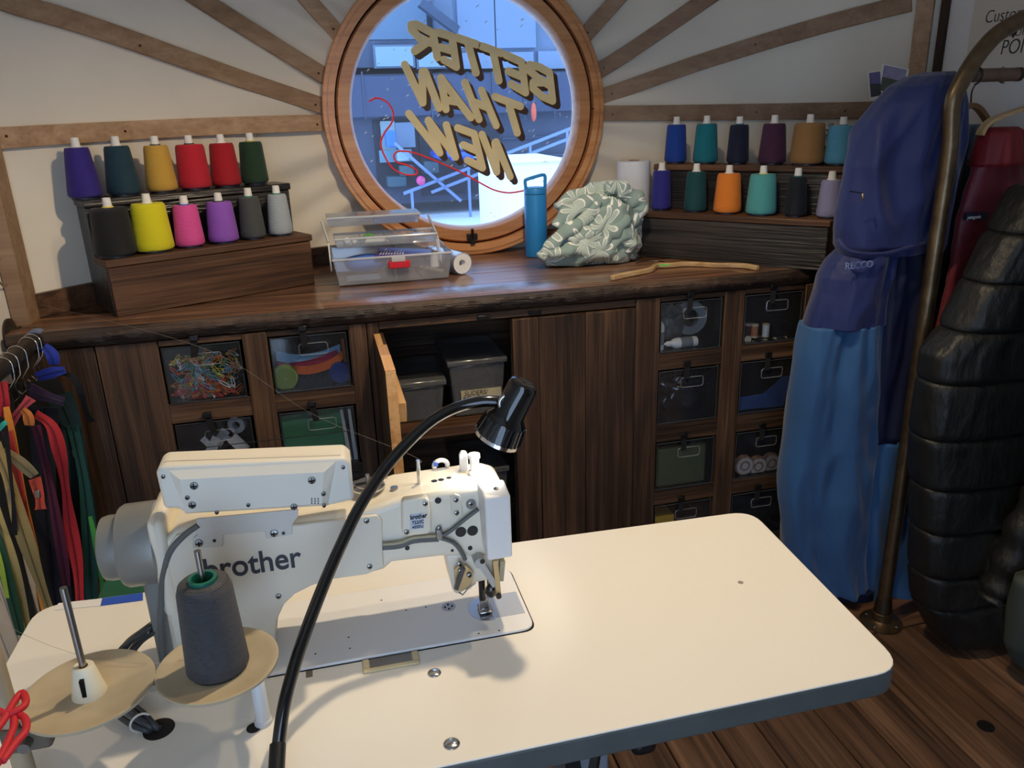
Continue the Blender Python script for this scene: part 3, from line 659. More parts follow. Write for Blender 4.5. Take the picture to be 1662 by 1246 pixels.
minispool(aty(1214, 546, 2.33), (0, 0, 1), (84, 40, 44), 'upright maroon spool at left of the spool bin')
minispool(aty(1242, 546, 2.315), (0, 0, 1), (214, 214, 216), 'upright white spool in the spool bin')
for k, (px, py, col, lab) in enumerate(((1252, 563, (52, 36, 38), 'front dark spool lying sideways in the spool bin'), (1256, 553, (44, 36, 40), 'rear dark spool lying sideways in the spool bin'), (1277, 562, (64, 40, 44), 'dark red spool lying at right of the spool bin'))):
    minispool(aty(px, py, 2.295), (1, 0, .0), col, lab)
lump('black_bag', (1.128, 2.36, .632), .07, (1.1, .7, .95), mat('shiny_black', S(26, 28, 32), .18, coat=.6), 'shiny crumpled black plastic bag in middle bin', 'bag', 9, .5, 2.2, 40, 26)
bc = MB()
bc.add([(1.33, 2.30, .552), (1.50, 2.295, .552), (1.525, 2.30, .66), (1.50, 2.31, .655), (1.43, 2.31, .60), (1.33, 2.33, .585)], [(0, 1, 4), (1, 2, 3), (1, 3, 4), (0, 4, 5)])
o = one(bc, 'folded_cloth', mat('blue_cloth', S(24, 62, 118), .8), 'folded blue cloth lying in the dark right bin', 'cloth'); sm = o.modifiers.new('t', 'SOLIDIFY'); sm.thickness = .008
oc = thing('olive_pouch', 'folded olive green cloth pouch in its bin', 'pouch', (1.13, 2.31, .305))
MB().box(1.036, 1.215, 2.29, 2.31, .305, .448).build('cloth', mat('olive_cloth', S(78, 88, 52), .85, bump=(30, .3)), oc, bevel=.006); MB().box(1.026, 1.2, 2.313, 2.33, .305, .425).build('cloth', mat('olive_cloth'), oc, bevel=.006)
for k, (px, py, lab) in enumerate(((1209, 756, 'leftmost'), (1231, 757, 'middle'), (1253, 752, 'rightmost'))):
    p = aty(px, py, 2.292 + .004 * k); t = thing('tape_roll', '%s round patterned tape roll in its bin' % lab, 'tape', p, group='round tape rolls')
    MB().lathe([(.036, 0), (.036, .02)], p, (0, 1, 0), 32).build('disc', mat('printed_disc', S(168, 128, 106), .6, vary=(60, .6)), t)
    MB().ring(p - V((0, .0015, 0)), (0, 1, 0), .020, .031, .001, 32).build('printed_ring', mat('pale_print', S(206, 198, 190), .6), t)
    MB().lathe([(.012, 0), (.012, .001)], p - V((0, .0015, 0)), (0, 1, 0), 20).build('core', mat('pale_print'), t)
one(MB().box(1.025, 1.105, 2.29, 2.37, .064, .19), 'carton', mat('yellow_carton', S(206, 164, 40), .6), 'small yellow carton in the lowest bin', 'carton', bevel=.003)
# ------------------------------------------------------------------ stepped spool stands
def stand(loc, rz, L, label, front, side):
    t = thing('spool_stand', label, 'stand', loc, rz)
    B = lambda *a: MB().box(*a)
    B(.002, L - .002, 0, .02, .0, .139).build('front_board', MATS[front], t, bevel=.002, local=True)
    B(-.004, L + .004, -.006, .118, .14, .16).build('lower_tread', MATS['stand_x'], t, bevel=.003, local=True)
    B(.018, L - .018, .119, .135, .16, .294).build('riser_board', MATS['stand_dark_x'], t, bevel=.002, local=True)
    B(-.004, L + .004, .110, .226, .295, .315).build('upper_tread', MATS['stand_dark_x' if side == 'stand_dark_x' else 'stand_x'], t, bevel=.003, local=True)
    for x in (0, L - .018):
        q = MB().prism([V((x, .0205, 0)), V((x, .222, 0)), V((x, .222, .2945)), V((x, .1185, .2945)), V((x, .1185, .1395)), V((x, .0205, .1395))], (.018, 0, 0))
        q.build('side_panel', MATS[side], t, bevel=.002, local=True)
    return t
LA, RA = math.atan2(.27, .544), math.atan2(-.488, .428)
stand((-.587, 2.368, CT), LA, .612, 'brown stepped spool stand at left end of worktop', 'stand_x', 'stand_dark_x')
stand((1.115, 2.691, CT), RA, .655, 'tarry dark stepped spool stand at right end of worktop', 'stand_dark_x', 'stand_x')

def thread_mat(col):
    nm = 'cone_%d_%d_%d' % col
    if nm in MATS: return MATS[nm]
    m = mat(nm, S(*col), .62, sheen=.08, spec=.35); nt = m.node_tree; N = nt.nodes; tc = [n for n in N if n.type == 'TEX_COORD'][0]
    wv = N.new('ShaderNodeTexWave'); wv.bands_direction = 'Z'; wv.inputs['Scale'].default_value = 130; wv.inputs['Distortion'].default_value = 3; wv.inputs['Detail'].default_value = 2
    nt.links.new(tc.outputs['Object'], wv.inputs[0]); bp = N.new('ShaderNodeBump'); bp.inputs['Strength'].default_value = .6; bp.inputs['Distance'].default_value = .002
    nt.links.new(wv.outputs['Fac'], bp.inputs['Height']); nt.links.new(bp.outputs[0], N['Principled BSDF'].inputs['Normal']); return m
TUBEW = mat('paper_tube', S(226, 224, 218), .7)
def cone(x, y, z, h, r0, r1, col, label, group, collar=(225, 225, 220), foot=None, tip=.023):
    t = thing('thread_cone', label, 'thread cone', (x, y, z), random.uniform(0, 6), group)
    b = .006
    MB().lathe([(r0 * .9, b), (r0, b + .006), (r0 * .985, b + .02), (r1 * 1.02, h - .008), (r1 * .93, h), (r1 * .4, h + .001)], (0, 0, 0), n=40).build('thread', thread_mat(col), t, smooth=True, ang=60, local=True)
    MB().lathe([(r0 * .82, 0), (r0 * .82, b + .001)], n=32).build('base_ring', mat('ring_%d_%d_%d' % (foot or (30, 32, 48)), S(*(foot or (30, 32, 48))), .4), t, smooth=True, local=True)
    MB().lathe([(.0155, h), (.0145, h + .004)], n=20).build('collar', mat('ring_%d_%d_%d' % collar, S(*collar), .4), t, smooth=True, local=True)
    MB().lathe([(.0125, h), (.0105, h + tip + .004), (.008, h + tip + .004), (.008, h + .002)], n=20).build('tube_tip', TUBEW, t, smooth=True, local=True)
    return t
def loc_on(base, rz, s, d): return base[0] + math.cos(rz) * s - math.sin(rz) * d, base[1] + math.sin(rz) * s + math.cos(rz) * d
LB, RB = (-.587, 2.368), (1.115, 2.691)
T = [  # side, step, s, height, base r, top r, colour, label, collar
 ('L', 0, .045, .135, .056, .048, (22, 24, 28), 'charcoal black thread cone at left end of lower step', (220, 200, 60)),
 ('L', 0, .150, .137, .055, .046, (222, 212, 30), 'bright yellow thread cone on left stand', (225, 225, 220)),
 ('L', 0, .253, .122, .042, .034, (226, 84, 160), 'hot pink thread cone on left stand', (30, 90, 190)),
 ('L', 0, .355, .122, .045, .037, (146, 88, 196), 'violet thread cone between the pink and dark grey cones', (30, 30, 40)),
 ('L', 0, .449, .128, .039, .030, (72, 76, 78), 'dark grey thread cone on lower step of left stand', (20, 120, 100)),
 ('L', 0, .541, .128, .038, .029, (168, 178, 186), 'pale grey thread cone at right end of left stand', (20, 110, 100)),
 ('L', 1, .020, .140, .046, .032, (52, 38, 128), 'indigo purple thread cone at left end of upper step', (225, 225, 220)),
 ('L', 1, .125, .139, .047, .034, (26, 58, 74), 'dark teal thread cone second on upper step of left stand', (225, 225, 220)),
 ('L', 1, .233, .135, .045, .034, (202, 158, 66), 'golden yellow thread cone on upper step', (40, 50, 70)),
 ('L', 1, .332, .133, .049, .041, (190, 30, 48), 'red thread cone beside the golden one', (40, 30, 30)),
 ('L', 1, .430, .132, .046, .036, (170, 22, 36), 'red thread cone beside the dark green one', (225, 225, 220)),
 ('L', 1, .524, .132, .043, .035, (30, 58, 38), 'dark green thread cone at right end of left upper step', (210, 190, 70)),
 ('R', 0, .054, .138, .036, .030, (46, 44, 136), 'dark indigo thread cone at left end of right lower step', (225, 225, 220)),
 ('R', 0, .184, .136, .039, .032, (16, 74, 78), 'deep bottle-green thread cone beside the orange cone', (225, 225, 220)),
 ('R', 0, .301, .132, .047, .038, (236, 134, 44), 'orange thread cone on right stand', (225, 225, 220)),
 ('R', 0, .417, .132, .050, .041, (84, 168, 168), 'light aqua thread cone right of the orange one', (225, 215, 120)),
 ('R', 0, .530, .126, .036, .027, (18, 26, 36), 'near-black thread cone on right lower step', (20, 110, 120)),
 ('R', 0, .635, .118, .038, .030, (150, 150, 192), 'pale lavender thread cone beside the jacket hood', (225, 225, 220)),
 ('R', 1, .054, .134, .040, .033, (24, 66, 156), 'royal blue thread cone at left end of right upper step', (225, 225, 220)),
 ('R', 1, .168, .135, .044, .035, (16, 118, 132), 'teal thread cone second on right upper step', (225, 225, 220)),
 ('R', 1, .286, .130, .038, .031, (20, 28, 54), 'navy thread cone between teal and plum cones', (20, 110, 130)),
 ('R', 1, .406, .132, .046, .036, (70, 34, 64), 'plum thread cone on right upper step', (225, 225, 220)),
 ('R', 1, .522, .132, .056, .047, (152, 112, 66), 'tan brown thread cone on right stand', (225, 225, 220)),
 ('R', 1, .626, .122, .048, .042, (82, 154, 192), 'sky blue thread cone next to the jacket hood', (20, 110, 130)),
]
for side, step, s, h, r0, r1, col, lab, collar in T:
    base, rz = (LB, LA) if side == 'L' else (RB, RA)
    x, y = loc_on(base, rz, s, (.058, .17)[step])
    cone(x, y, CT + (.1605, .3155)[step], h, r0, r1, col, lab, 'thread cones on the %s stand' % ('left' if side == 'L' else 'right'), collar)
# small dried sprig in a dark pot behind the tan cone
x, y = loc_on(RB, RA, .575, .20); sp = thing('dried_sprig', 'small dried flower sprig between tan and sky blue cones', 'plant', (x, y, CT + .3155))
MB().cyl((x, y, CT + .3155), (x, y, CT + .375), .014, .016).build('pot', BLACK, sp, smooth=True)
g = MB()
for i in range(14):
    a = random.uniform(0, 6.28); r = random.uniform(.004, .03); q = V((x + r * math.cos(a), y + r * math.sin(a) * .5, CT + random.uniform(.40, .45))); g.tube([(x, y, CT + .37), q], .0007, 4); g.sph(q, .004, 6, 4)
g.build('stems', mat('grey_flower', S(120, 126, 128), .8), sp)

# ------------------------------------------------------------------ things on the worktop
bt = thing('water_bottle', 'slim matte blue water bottle with loop lid in front of window', 'bottle', (.768, 2.84, CT))
BLU = mat('bottle_blue', S(46, 142, 214), .38)
MB().lathe([(.0385, 0), (.041, .004), (.041, .222), (.0405, .226)], (.768, 2.84, CT), n=40).build('body', BLU, bt, smooth=True, ang=60)
lid = MB().lathe([(.0405, .228), (.041, .231), (.041, .246), (.038, .25)], (.768, 2.84, CT), n=40).build('lid', BLU, bt, smooth=True, ang=60)
MB().tube(smoothpts([(.733, 2.84, CT + .248), (.731, 2.84, CT + .272), (.738, 2.84, CT + .279), (.770, 2.84, CT + .287), (.798, 2.84, CT + .292), (.806, 2.84, CT + .284), (.805, 2.84, CT + .248)], 5), .006, 10).build('loop_handle', BLU, lid, smooth='all')
# patterned cloth
cm = mat('leaf_print', S(112, 138, 132), .85, spec=.2); nt = cm.node_tree; N = nt.nodes; b = N['Principled BSDF']; tc = [n for n in N if n.type == 'TEX_COORD'][0]
nz = N.new('ShaderNodeTexNoise'); nz.inputs['Scale'].default_value = 7; mixv = N.new('ShaderNodeMix'); mixv.data_type = 'VECTOR'; mixv.inputs['Factor'].default_value = .10
nt.links.new(tc.outputs['Object'], nz.inputs[0]); nt.links.new(tc.outputs['Object'], mixv.inputs['A']); nt.links.new(nz.outputs['Color'], mixv.inputs['B'])
v2 = N.new('ShaderNodeTexVoronoi'); v2.inputs['Scale'].default_value = 12; nt.links.new(mixv.outputs['Result'], v2.inputs['Vector'])
# flowers: petals radiate from each cell centre
sub = N.new('ShaderNodeVectorMath'); sub.operation = 'SUBTRACT'; nt.links.new(mixv.outputs['Result'], sub.inputs[0]); nt.links.new(v2.outputs['Position'], sub.inputs[1])
sx = N.new('ShaderNodeSeparateXYZ'); nt.links.new(sub.outputs[0], sx.inputs[0])
at = N.new('ShaderNodeMath'); at.operation = 'ARCTAN2'; nt.links.new(sx.outputs[2], at.inputs[0]); nt.links.new(sx.outputs[0], at.inputs[1])
sn = N.new('ShaderNodeMath'); sn.operation = 'MULTIPLY'; sn.inputs[1].default_value = 3.5; nt.links.new(at.outputs[0], sn.inputs[0])
si = N.new('ShaderNodeMath'); si.operation = 'SINE'; nt.links.new(sn.outputs[0], si.inputs[0])
ab = N.new('ShaderNodeMath'); ab.operation = 'ABSOLUTE'; nt.links.new(si.outputs[0], ab.inputs[0])
pr = N.new('ShaderNodeMath'); pr.operation = 'MULTIPLY'; pr.inputs[1].default_value = .62; nt.links.new(ab.outputs[0], pr.inputs[0])      # petal outline radius
df = N.new('ShaderNodeMath'); df.operation = 'SUBTRACT'; nt.links.new(v2.outputs['Distance'], df.inputs[0]); nt.links.new(pr.outputs[0], df.inputs[1])
a2 = N.new('ShaderNodeMath'); a2.operation = 'ABSOLUTE'; nt.links.new(df.outputs[0], a2.inputs[0])
r1 = N.new('ShaderNodeValToRGB'); r1.color_ramp.elements[0].position = .045; r1.color_ramp.elements[0].color = S(244, 248, 244); r1.color_ramp.elements[1].position = .075; r1.color_ramp.elements[1].color = (0, 0, 0, 1)
r2 = N.new('ShaderNodeValToRGB'); r2.color_ramp.elements[0].color = S(186, 202, 194); r2.color_ramp.elements[1].color = S(146, 168, 164); r2.color_ramp.elements[0].position = .48; r2.color_ramp.elements[1].position = .52
nt.links.new(a2.outputs[0], r1.inputs[0]); ad2 = N.new('ShaderNodeMath'); ad2.inputs[1].default_value = .5; nt.links.new(df.outputs[0], ad2.inputs[0]); nt.links.new(ad2.outputs[0], r2.inputs[0])
mx = N.new('ShaderNodeMix'); mx.data_type = 'RGBA'; mx.blend_type = 'LIGHTEN'; mx.inputs['Factor'].default_value = 1; nt.links.new(r1.outputs[0], mx.inputs['A']); nt.links.new(r2.outputs[0], mx.inputs['B']); nt.links.new(mx.outputs['Result'], b.inputs['Base Color'])
mb = MB().sph((0, 0, 0), 1, 130, 84); out = []
def ridge(q): return 1 - abs(mn.noise(q)) * 2.2
for v in mb.v:
    n1 = mn.noise_vector(v * 1.1 + V((3, 1, 4)))
    q = V((v.x * 1.1 + v.z * .8, v.y * 1.3, v.z * .8 - v.x * .5)) + n1 * .4
    f1 = mn.voronoi(q * 1.25 + V((2, 5, 1)))[0][0]; f2 = mn.voronoi(q * 2.6 + V((1, 3, 7)))[0][0]
    k = .70 + .16 * n1.x + .42 * min(f1, .8) + .13 * f2
    p = V((v.x * .172, v.y * .095, v.z * .145)) * k
    p.x -= .055 * max(0, -v.z) * (1 if v.x < 0 else .2) * 1.2; p.x += .012 * v.z
    p.z = max(p.z + .105, .001 + .012 * max(0, n1.y))
    out.append(p + V((.94, 2.625, CT)))
mb.v = out
mb.v = [V((.94, 2.64, CT)) + (v - V((.94, 2.64, CT))) * .97 if v.z > CT + .02 else v for v in mb.v]
cbd = thing('cloth_bundle', 'crumpled sage cloth with white leaf print beside blue bottle', 'cloth', (.94, 2.63, CT))
mb.build('heap', cm, cbd, smooth='all')
for pts, r0, yy in (([(877, 420), (890, 404), (916, 379), (950, 354), (972, 326)], .024, 2.56), ([(985, 308), (1006, 306), (1026, 320), (1038, 334), (1030, 354), (1016, 372)], .030, 2.60), ([(1020, 350), (1000, 372), (981, 391), (960, 416)], .028, 2.555),
    ([(902, 340), (918, 326), (954, 313), (981, 305), (1008, 304)], .024, 2.64), ([(892, 412), (915, 408), (941, 405), (978, 411), (1000, 408)], .020, 2.545), ([(905, 368), (915, 352), (941, 334), (968, 328), (995, 330)], .027, 2.58), ([(1012, 372), (1022, 392), (1020, 410)], .03, 2.57), ([(925, 396), (945, 380), (965, 372), (985, 352)], .024, 2.552)):
    P = smoothpts([aty(x, y, yy) for x, y in pts], 7); n_ = len(P); tb_ = MB().tube(P, [r0 * (.35 + .65 * math.sin(math.pi * (.12 + .76 * i / (n_ - 1)))) * (1 + .15 * math.sin(i * .9)) for i in range(n_)], 20)
    tb_.v = [v + mn.noise_vector(v * 14) * .009 + mn.noise_vector(v * 34) * .003 for v in tb_.v]
    for v in tb_.v: v.z = max(v.z, CT + .001)
    tb_.build('fold', cm, cbd, smooth='all')
pt = thing('paper_towel_roll', 'white paper towel roll standing behind the cloth bundle', 'paper roll', (1.15, 2.845, CT))
MB().lathe([(.062, 0), (.062, .325), (.02, .326)], (1.15, 2.845, CT), n=40).build('paper', mat('towel', S(232, 234, 238), .85, bump=(90, .5)), pt, smooth=True)
MB().ring((1.15, 2.845, CT + .322), (0, 0, 1), .017, .02, .006, 24).build('core', mat('card', S(150, 120, 90), .8), pt)
# wooden hanger lying on the worktop
hp = [(993, 451), (1020, 445), (1055, 438), (1066, 431), (1090, 430), (1115, 428), (1160, 430), (1205, 431), (1230, 435)]
hg = thing('coat_hanger', 'pale wooden coat hanger lying flat on the worktop', 'hanger', atz(1110, 430, CT))
P = smoothpts([atz(x, y, CT + .009) for x, y in hp], 4)
MB().ribbon(P, (0, 0, .008), .008).build('arm', MATS['hanger_wood'], hg, bevel=.003)
q = atz(1090, 428, CT + .01); MB().tube([q + V((-.055 + .05 * math.cos(a), .05 + .035 * math.sin(a), -.002)) for a in [i * .35 for i in range(-3, 9)]], .0018, 6).build('hook', BLACK, hg)
q = atz(1078, 430, CT + .0185); MB().box(q.x - .018, q.x + .018, q.y - .006, q.y + .006, CT + .0175, CT + .0195).build('size_sticker', mat('green_sticker', S(90, 220, 110), .5), hg)
# polaroid photos on the batten
def photo(px, label, pal):
    P = [atarc(x, y, .022) for x, y in px]; c = sum(P, V()) / 4; t = thing('photo_print', label, 'photo', c)
    n = V((AX - c.x, AY - c.y, 0)).normalized()
    MB().prism(P, -n * .0015).build('white_border', WHITE, t)
    Q = [c + (p_ - c) * .84 + n * .0008 + V((0, 0, .004)) for p_ in P]
    mid0 = Q[0] + (Q[3] - Q[0]) * .45; mid1 = Q[1] + (Q[2] - Q[1]) * .5
    MB().prism([Q[0], Q[1], mid1, mid0], -n * .0004).build('picture_sky', mat('pic_' + pal[0], pal[1], .4, vary=(30, .3)), t)
    MB().prism([mid0, mid1, Q[2], Q[3]], -n * .0004).build('picture_land', mat('pic_' + pal[2], pal[3], .4, vary=(30, .4)), t)
photo([(1408, 117), (1430, 114), (1432, 160), (1412, 164)], 'darker instant photo partly behind another on wall batten', ('violet', S(96, 92, 150), 'dark', S(28, 36, 44)))
photo([(1432, 103), (1476, 112), (1467, 160), (1424, 152)], 'tilted instant photo of hills on wall batten', ('lilac', S(150, 150, 190), 'hill', S(62, 82, 70)))

# ------------------------------------------------------------------ clear tackle box
tb = thing('tackle_box', 'open clear plastic tackle box with cantilever trays and red latch', 'box', (.22, 2.66, CT))
def tray(x0, x1, y0, y1, z0, z1, fl, name, th=.003):
    b = [V((x0 + fl, y0 + fl, z0)), V((x1 - fl, y0 + fl, z0)), V((x1 - fl, y1 - fl, z0)), V((x0 + fl, y1 - fl, z0))]; t = [V((x0, y0, z1)), V((x1, y0, z1)), V((x1, y1, z1)), V((x0, y1, z1))]
    mb = MB().add(b + t, [(0, 3, 2, 1), (0, 1, 5, 4), (1, 2, 6, 5), (2, 3, 7, 6), (3, 0, 4, 7)])
    o = mb.build(name, PLASTIC, tb); s_ = o.modifiers.new('t', 'SOLIDIFY'); s_.thickness = th; s_.offset = -1
    MB().tube([p + V((0, 0, 0)) for p in t], .004, 6, closed=True).build('rim', RIMP, o); return o
lo = tray(.022, .402, 2.535, 2.80, CT + .0035, CT + .088, .014, 'lower_tub')
t1 = tray(.035, .366, 2.60, 2.73, CT + .115, CT + .142, .006, 'middle_tray')
for x in (.12, .2, .28): MB().box(x, x + .002, 2.606, 2.724, CT + .117, CT + .139).build('divider', PLASTIC, t1)
MB().box(.036, .366, 2.664, 2.666, CT + .117, CT + .139).build('divider', PLASTIC, t1)
t2_ = tray(.018, .325, 2.68, 2.80, CT + .172, CT + .2, .006, 'upper_tray')
MB().box(.018, .325, 2.68, 2.80, CT + .2005, CT + .2045).build('lid_panel', PLASTIC, t2_)
for x in (.016, .37):
    for (ya, za, yb, zb) in ((2.56, .05, 2.62, .13), (2.60, .05, 2.68, .13), (2.63, .13, 2.71, .19)): MB().bar((x, ya, CT + za), (x - (.015 if za > .1 else 0), yb, CT + zb), .005, .010).build('link_arm', RIMP, tb)
RED = mat('red_latch', S(206, 22, 40), .3)
p = aty(648, 428, 2.53); MB().box(p.x - .034, p.x + .034, 2.522, 2.534, p.z - .013, p.z + .011).build('latch', RED, tb, bevel=.003)
MB().box(p.x - .024, p.x + .02, 2.52, 2.532, p.z + .008, p.z + .024).build('latch_tab', RIMP, tb, bevel=.002)
# contents of the box
one(lump('x', (.13, 2.66, CT + .052), .06, (1.15, .7, .5), None, None, None, 2, .12), 'blue_pouch', mat('blue_pouch', S(70, 122, 214), .6), 'rounded blue pouch inside the tackle box', 'pouch', smooth='all')
lf = thing('leaflet', 'purple leaflet with white print sticking out of tackle box', 'leaflet', (.26, 2.66, CT + .1))
def slab(q, th=.0016):
    q = [V(a) for a in q]; n = (q[1] - q[0]).cross(q[3] - q[0]).normalized() * th; return MB().prism(q, n)
Q = [aty(x, y, yy) for x, y, yy in ((608, 417, 2.60), (700, 414, 2.62), (700, 405, 2.72), (618, 402, 2.72))]
slab(Q).build('sheet', mat('purple_print', S(80, 62, 160), .5), lf)
for k in range(9):
    a = Q[0] + (Q[1] - Q[0]) * (.08 + .05 * k); b_ = Q[3] + (Q[2] - Q[3]) * (.08 + .05 * k); l = .2 + .5 * random.random()
    MB().bar(a + (b_ - a) * .15 + V((0, -.001, .0035)), a + (b_ - a) * (.15 + l) + V((0, -.001, .0035)), .004, .001).build('print_line', WHITE, lf)
one(MB().lathe([(.026, 0), (.026, .05), (.02, .056)], (.215, 2.60, CT + .034), (1, .3, 0), 24), 'thread_bobbin', mat('navy_bobbin', S(34, 44, 66), .5, bump=(300, .3)), 'dark navy bobbin lying in tackle box under the latch', 'bobbin', smooth=True)
ring_ = MB().tube([V((.222, 2.588, CT + .036)) + V((.004 * math.cos(a), .024 * math.cos(a), .027 * math.sin(a))) for a in [i * .4 for i in range(16)]], .0025, 6, closed=True)
one(ring_, 'rubber_band', mat('cream_plastic'), 'cream rubber band round the navy bobbin', 'rubber band', smooth='all')
pn = thing('marker_pen', 'cream capped pen inside right of tackle box', 'pen', (.33, 2.58, CT + .05)); a, b_ = aty(690, 434, 2.57), aty(720, 440, 2.57)
MB().cyl(a, b_, .006).build('barrel', mat('cream_plastic'), pn, smooth=True); MB().cyl(a + (a - b_) * .28, a + (a - b_) * .1, .0045).build('tip', mat('cream_plastic'), pn, smooth=True)
one(MB().bar(aty(668, 433, 2.562), aty(690, 453, 2.555), .006, .004), 'stitch_awl', BLACK, 'thin black awl leaning inside tackle box front', 'tool')
one(MB().cyl(aty(706, 412, 2.62), aty(706, 432, 2.62), .016), 'white_vial', WHITE, 'white cylindrical vial at right inside tackle box', 'vial', smooth=True)
one(slab([(.06, 2.56, CT + .012), (.17, 2.56, CT + .012), (.165, 2.60, CT + .02), (.06, 2.60, CT + .02)], .006), 'glue_tube', mat('pale_tube', S(214, 220, 230), .4), 'pale flat glue tube on floor of tackle box', 'tube', bevel=.003)
one(MB().sph((.075, 2.64, CT + .13), .012), 'white_bead', WHITE, 'larger white bead in middle tray of tackle box', 'bead', smooth='all'); one(MB().sph((.098, 2.635, CT + .128), .009), 'white_bead', WHITE, 'smaller white bead in middle tray of tackle box', 'bead', smooth='all')
one(lump('x', (.15, 2.70, CT + .13), .016, (1.2, .8, .7), None, None, None, 5, .4), 'green_snippet', mat('green_bit', S(96, 160, 90), .7), 'small green snippet in the tackle box middle tray', 'snippet', smooth='all')
for k, (x, lab) in enumerate(((.235, 'left'), (.315, 'right'))): one(MB().box(x - .024, x + .022, 2.672, 2.72, CT + .1185, CT + .134), 'needle_packet', mat('grey_packet', S(120, 140, 166), .3), '%s grey needle packet in the middle tray' % lab, 'packet', bevel=.002)
one(slab([(.13, 2.615, CT + .121), (.21, 2.615, CT + .121), (.2, 2.655, CT + .135), (.14, 2.655, CT + .135)]), 'paper_card', WHITE, 'white paper card in the middle tray front', 'card')
one(MB().box(.17, .31, 2.69, 2.73, CT + .176, CT + .19), 'blue_card', mat('blue_card', S(120, 140, 200), .4), 'blue card lying in the upper tray', 'card')
wr = thing('wrapped_roll', 'white roll in clear wrapping beside the tackle box', 'paper roll', (.46, 2.68, CT)); a = V((.445, 2.60, CT + .038)); d = V((-.08, .22, 0))
MB().ring(a, d, .012, .035, .2, 28).build('paper', mat('towel'), wr, smooth=True); MB().ring(a - d.normalized() * .004, d, .0355, .037, .22, 28).build('wrapping', PLASTIC, wr, smooth=True)
# ------------------------------------------------------------------ sewing table
TZ = .76
tbl = thing('sewing_table', 'cream laminate sewing machine table with grey edge in foreground', 'table', (.1, 1.08, 0))
def rpoly(corners, r, z, k=6):
    out = []; n = len(corners)
    for i in range(n):
        c = V((*corners[i], 0)); a = (V((*corners[i - 1], 0)) - c).normalized(); b = (V((*corners[(i + 1) % n], 0)) - c).normalized(); rr = r[i] if isinstance(r, (list, tuple)) else r
        p0, p1 = c + a * rr, c + b * rr
        for j in range(k + 1): t = j / k; q = p0 * (1 - t) ** 2 + c * 2 * t * (1 - t) + p1 * t * t; out.append(V((q.x, q.y, z)))
    return out
CORN = [(-.556, .807), (.772, .807), (.802, 1.306), (-.556, 1.352)]
LAM = mat('cream_laminate', S(240, 235, 223), .32, vary=(1.5, .03), spec=.45)
MB().prism(rpoly(CORN, .05, TZ - .003), (0, 0, .003)).build('laminate_top', LAM, tbl, bevel=.0012)
MB().prism(rpoly([(x * 1.001, y) for x, y in CORN], .05, TZ - .042), (0, 0, .0388)).build('edge_band', mat('grey_edge', S(80, 84, 82), .5, vary=(20, .15)), tbl, bevel=.003)
for px, py, r in ((258, 1183, .021), (412, 1181, .010)):
    p = atz(px, py, TZ); MB().lathe([(r, 0), (r, .0006)], p, n=28).build('cable_hole', mat('hole_dark', S(36, 30, 26), .9), tbl)
for px, py, r in ((705, 1092, .0105), (733, 1207, .0115)):
    p = atz(px, py, TZ); MB().lathe([(r, 0), (r * .95, .0012), (r * .6, .0026), (.0008, .0032)], p, n=28).build('screw_cap', CHROME, tbl, smooth='all')
p = atz(1202, 945, TZ); MB().lathe([(.005, 0), (.005, .0003)], p, n=12).build('scuff_mark', mat('scuff', S(150, 142, 130), .6), tbl)
a = atz(502, 1085, TZ); MB().box(a.x - .005, a.x + .005, a.y - .02, a.y + .008, TZ, TZ + .0003).build('tape_residue', mat('residue', S(120, 108, 92), .8), tbl)
GREYM = mat('grey_enamel', S(120, 128, 136), .45)
for x in (-.42, .345):
    MB().box(x - .035, x + .035, 1.0, 1.10, .12, TZ - .0425).build('leg', GREYM, tbl, bevel=.005)
    MB().box(x - .03, x + .03, .80, 1.30, .002, .06).build('foot', BLACK, tbl, bevel=.008)
    MB().box(x - .02, x + .02, 1.02, 1.08, .055, .125).build('leg_sleeve', BLACK, tbl)
MB().box(-.42, .345, 1.12, 1.145, .2, .26).build('cross_beam', GREYM, tbl)
MB().box(-.2, .25, 1.0, 1.26, .52, TZ - .0425).build('oil_pan', BLACK, tbl, bevel=.01)
p = aty(1044, 1212, .83); MB().box(p.x - .02, p.x + .02, .82, .85, TZ - .075, TZ - .0425).build('hook_bracket', BLACK, tbl, bevel=.012)
p = aty(962, 1235, .86); MB().bar((p.x - .03, .9, TZ - .05), (p.x - .02, .84, TZ - .2), .02, .012).build('knee_lever', BLACK, tbl); MB().bar((p.x + .02, .88, TZ - .05), (p.x - .02, .84, TZ - .2), .012, .012).build('knee_lever', BLACK, tbl)
stk = thing('paper_sticker', 'white and blue paper strip lying on back left table edge', 'sticker', (-.45, 1.33, TZ))
c = [atz(x, y, TZ + .0006) for x, y in ((88, 990), (163, 983), (166, 971), (95, 979))]; MB().prism(c, (0, 0, .0006)).build('white_part', WHITE, stk)
c = [atz(x, y, TZ + .0006) for x, y in ((163, 983), (232, 974), (232, 962), (166, 971))]; MB().prism(c, (0, 0, .0006)).build('blue_part', mat('blue_tape', S(40, 84, 190), .5), stk)
one(MB().box(-.47, -.25, 1.37, 1.52, .44, .742), 'green_box', mat('green_box', S(20, 84, 60), .6), 'dark green box showing behind the table back edge', 'box', bevel=.004)
one(MB().box(-.46, -.26, 1.38, 1.51, .0, .4395), 'grey_crate', mat('crate_grey', S(70, 74, 78), .6), 'grey crate under the dark green box', 'crate', bevel=.004)

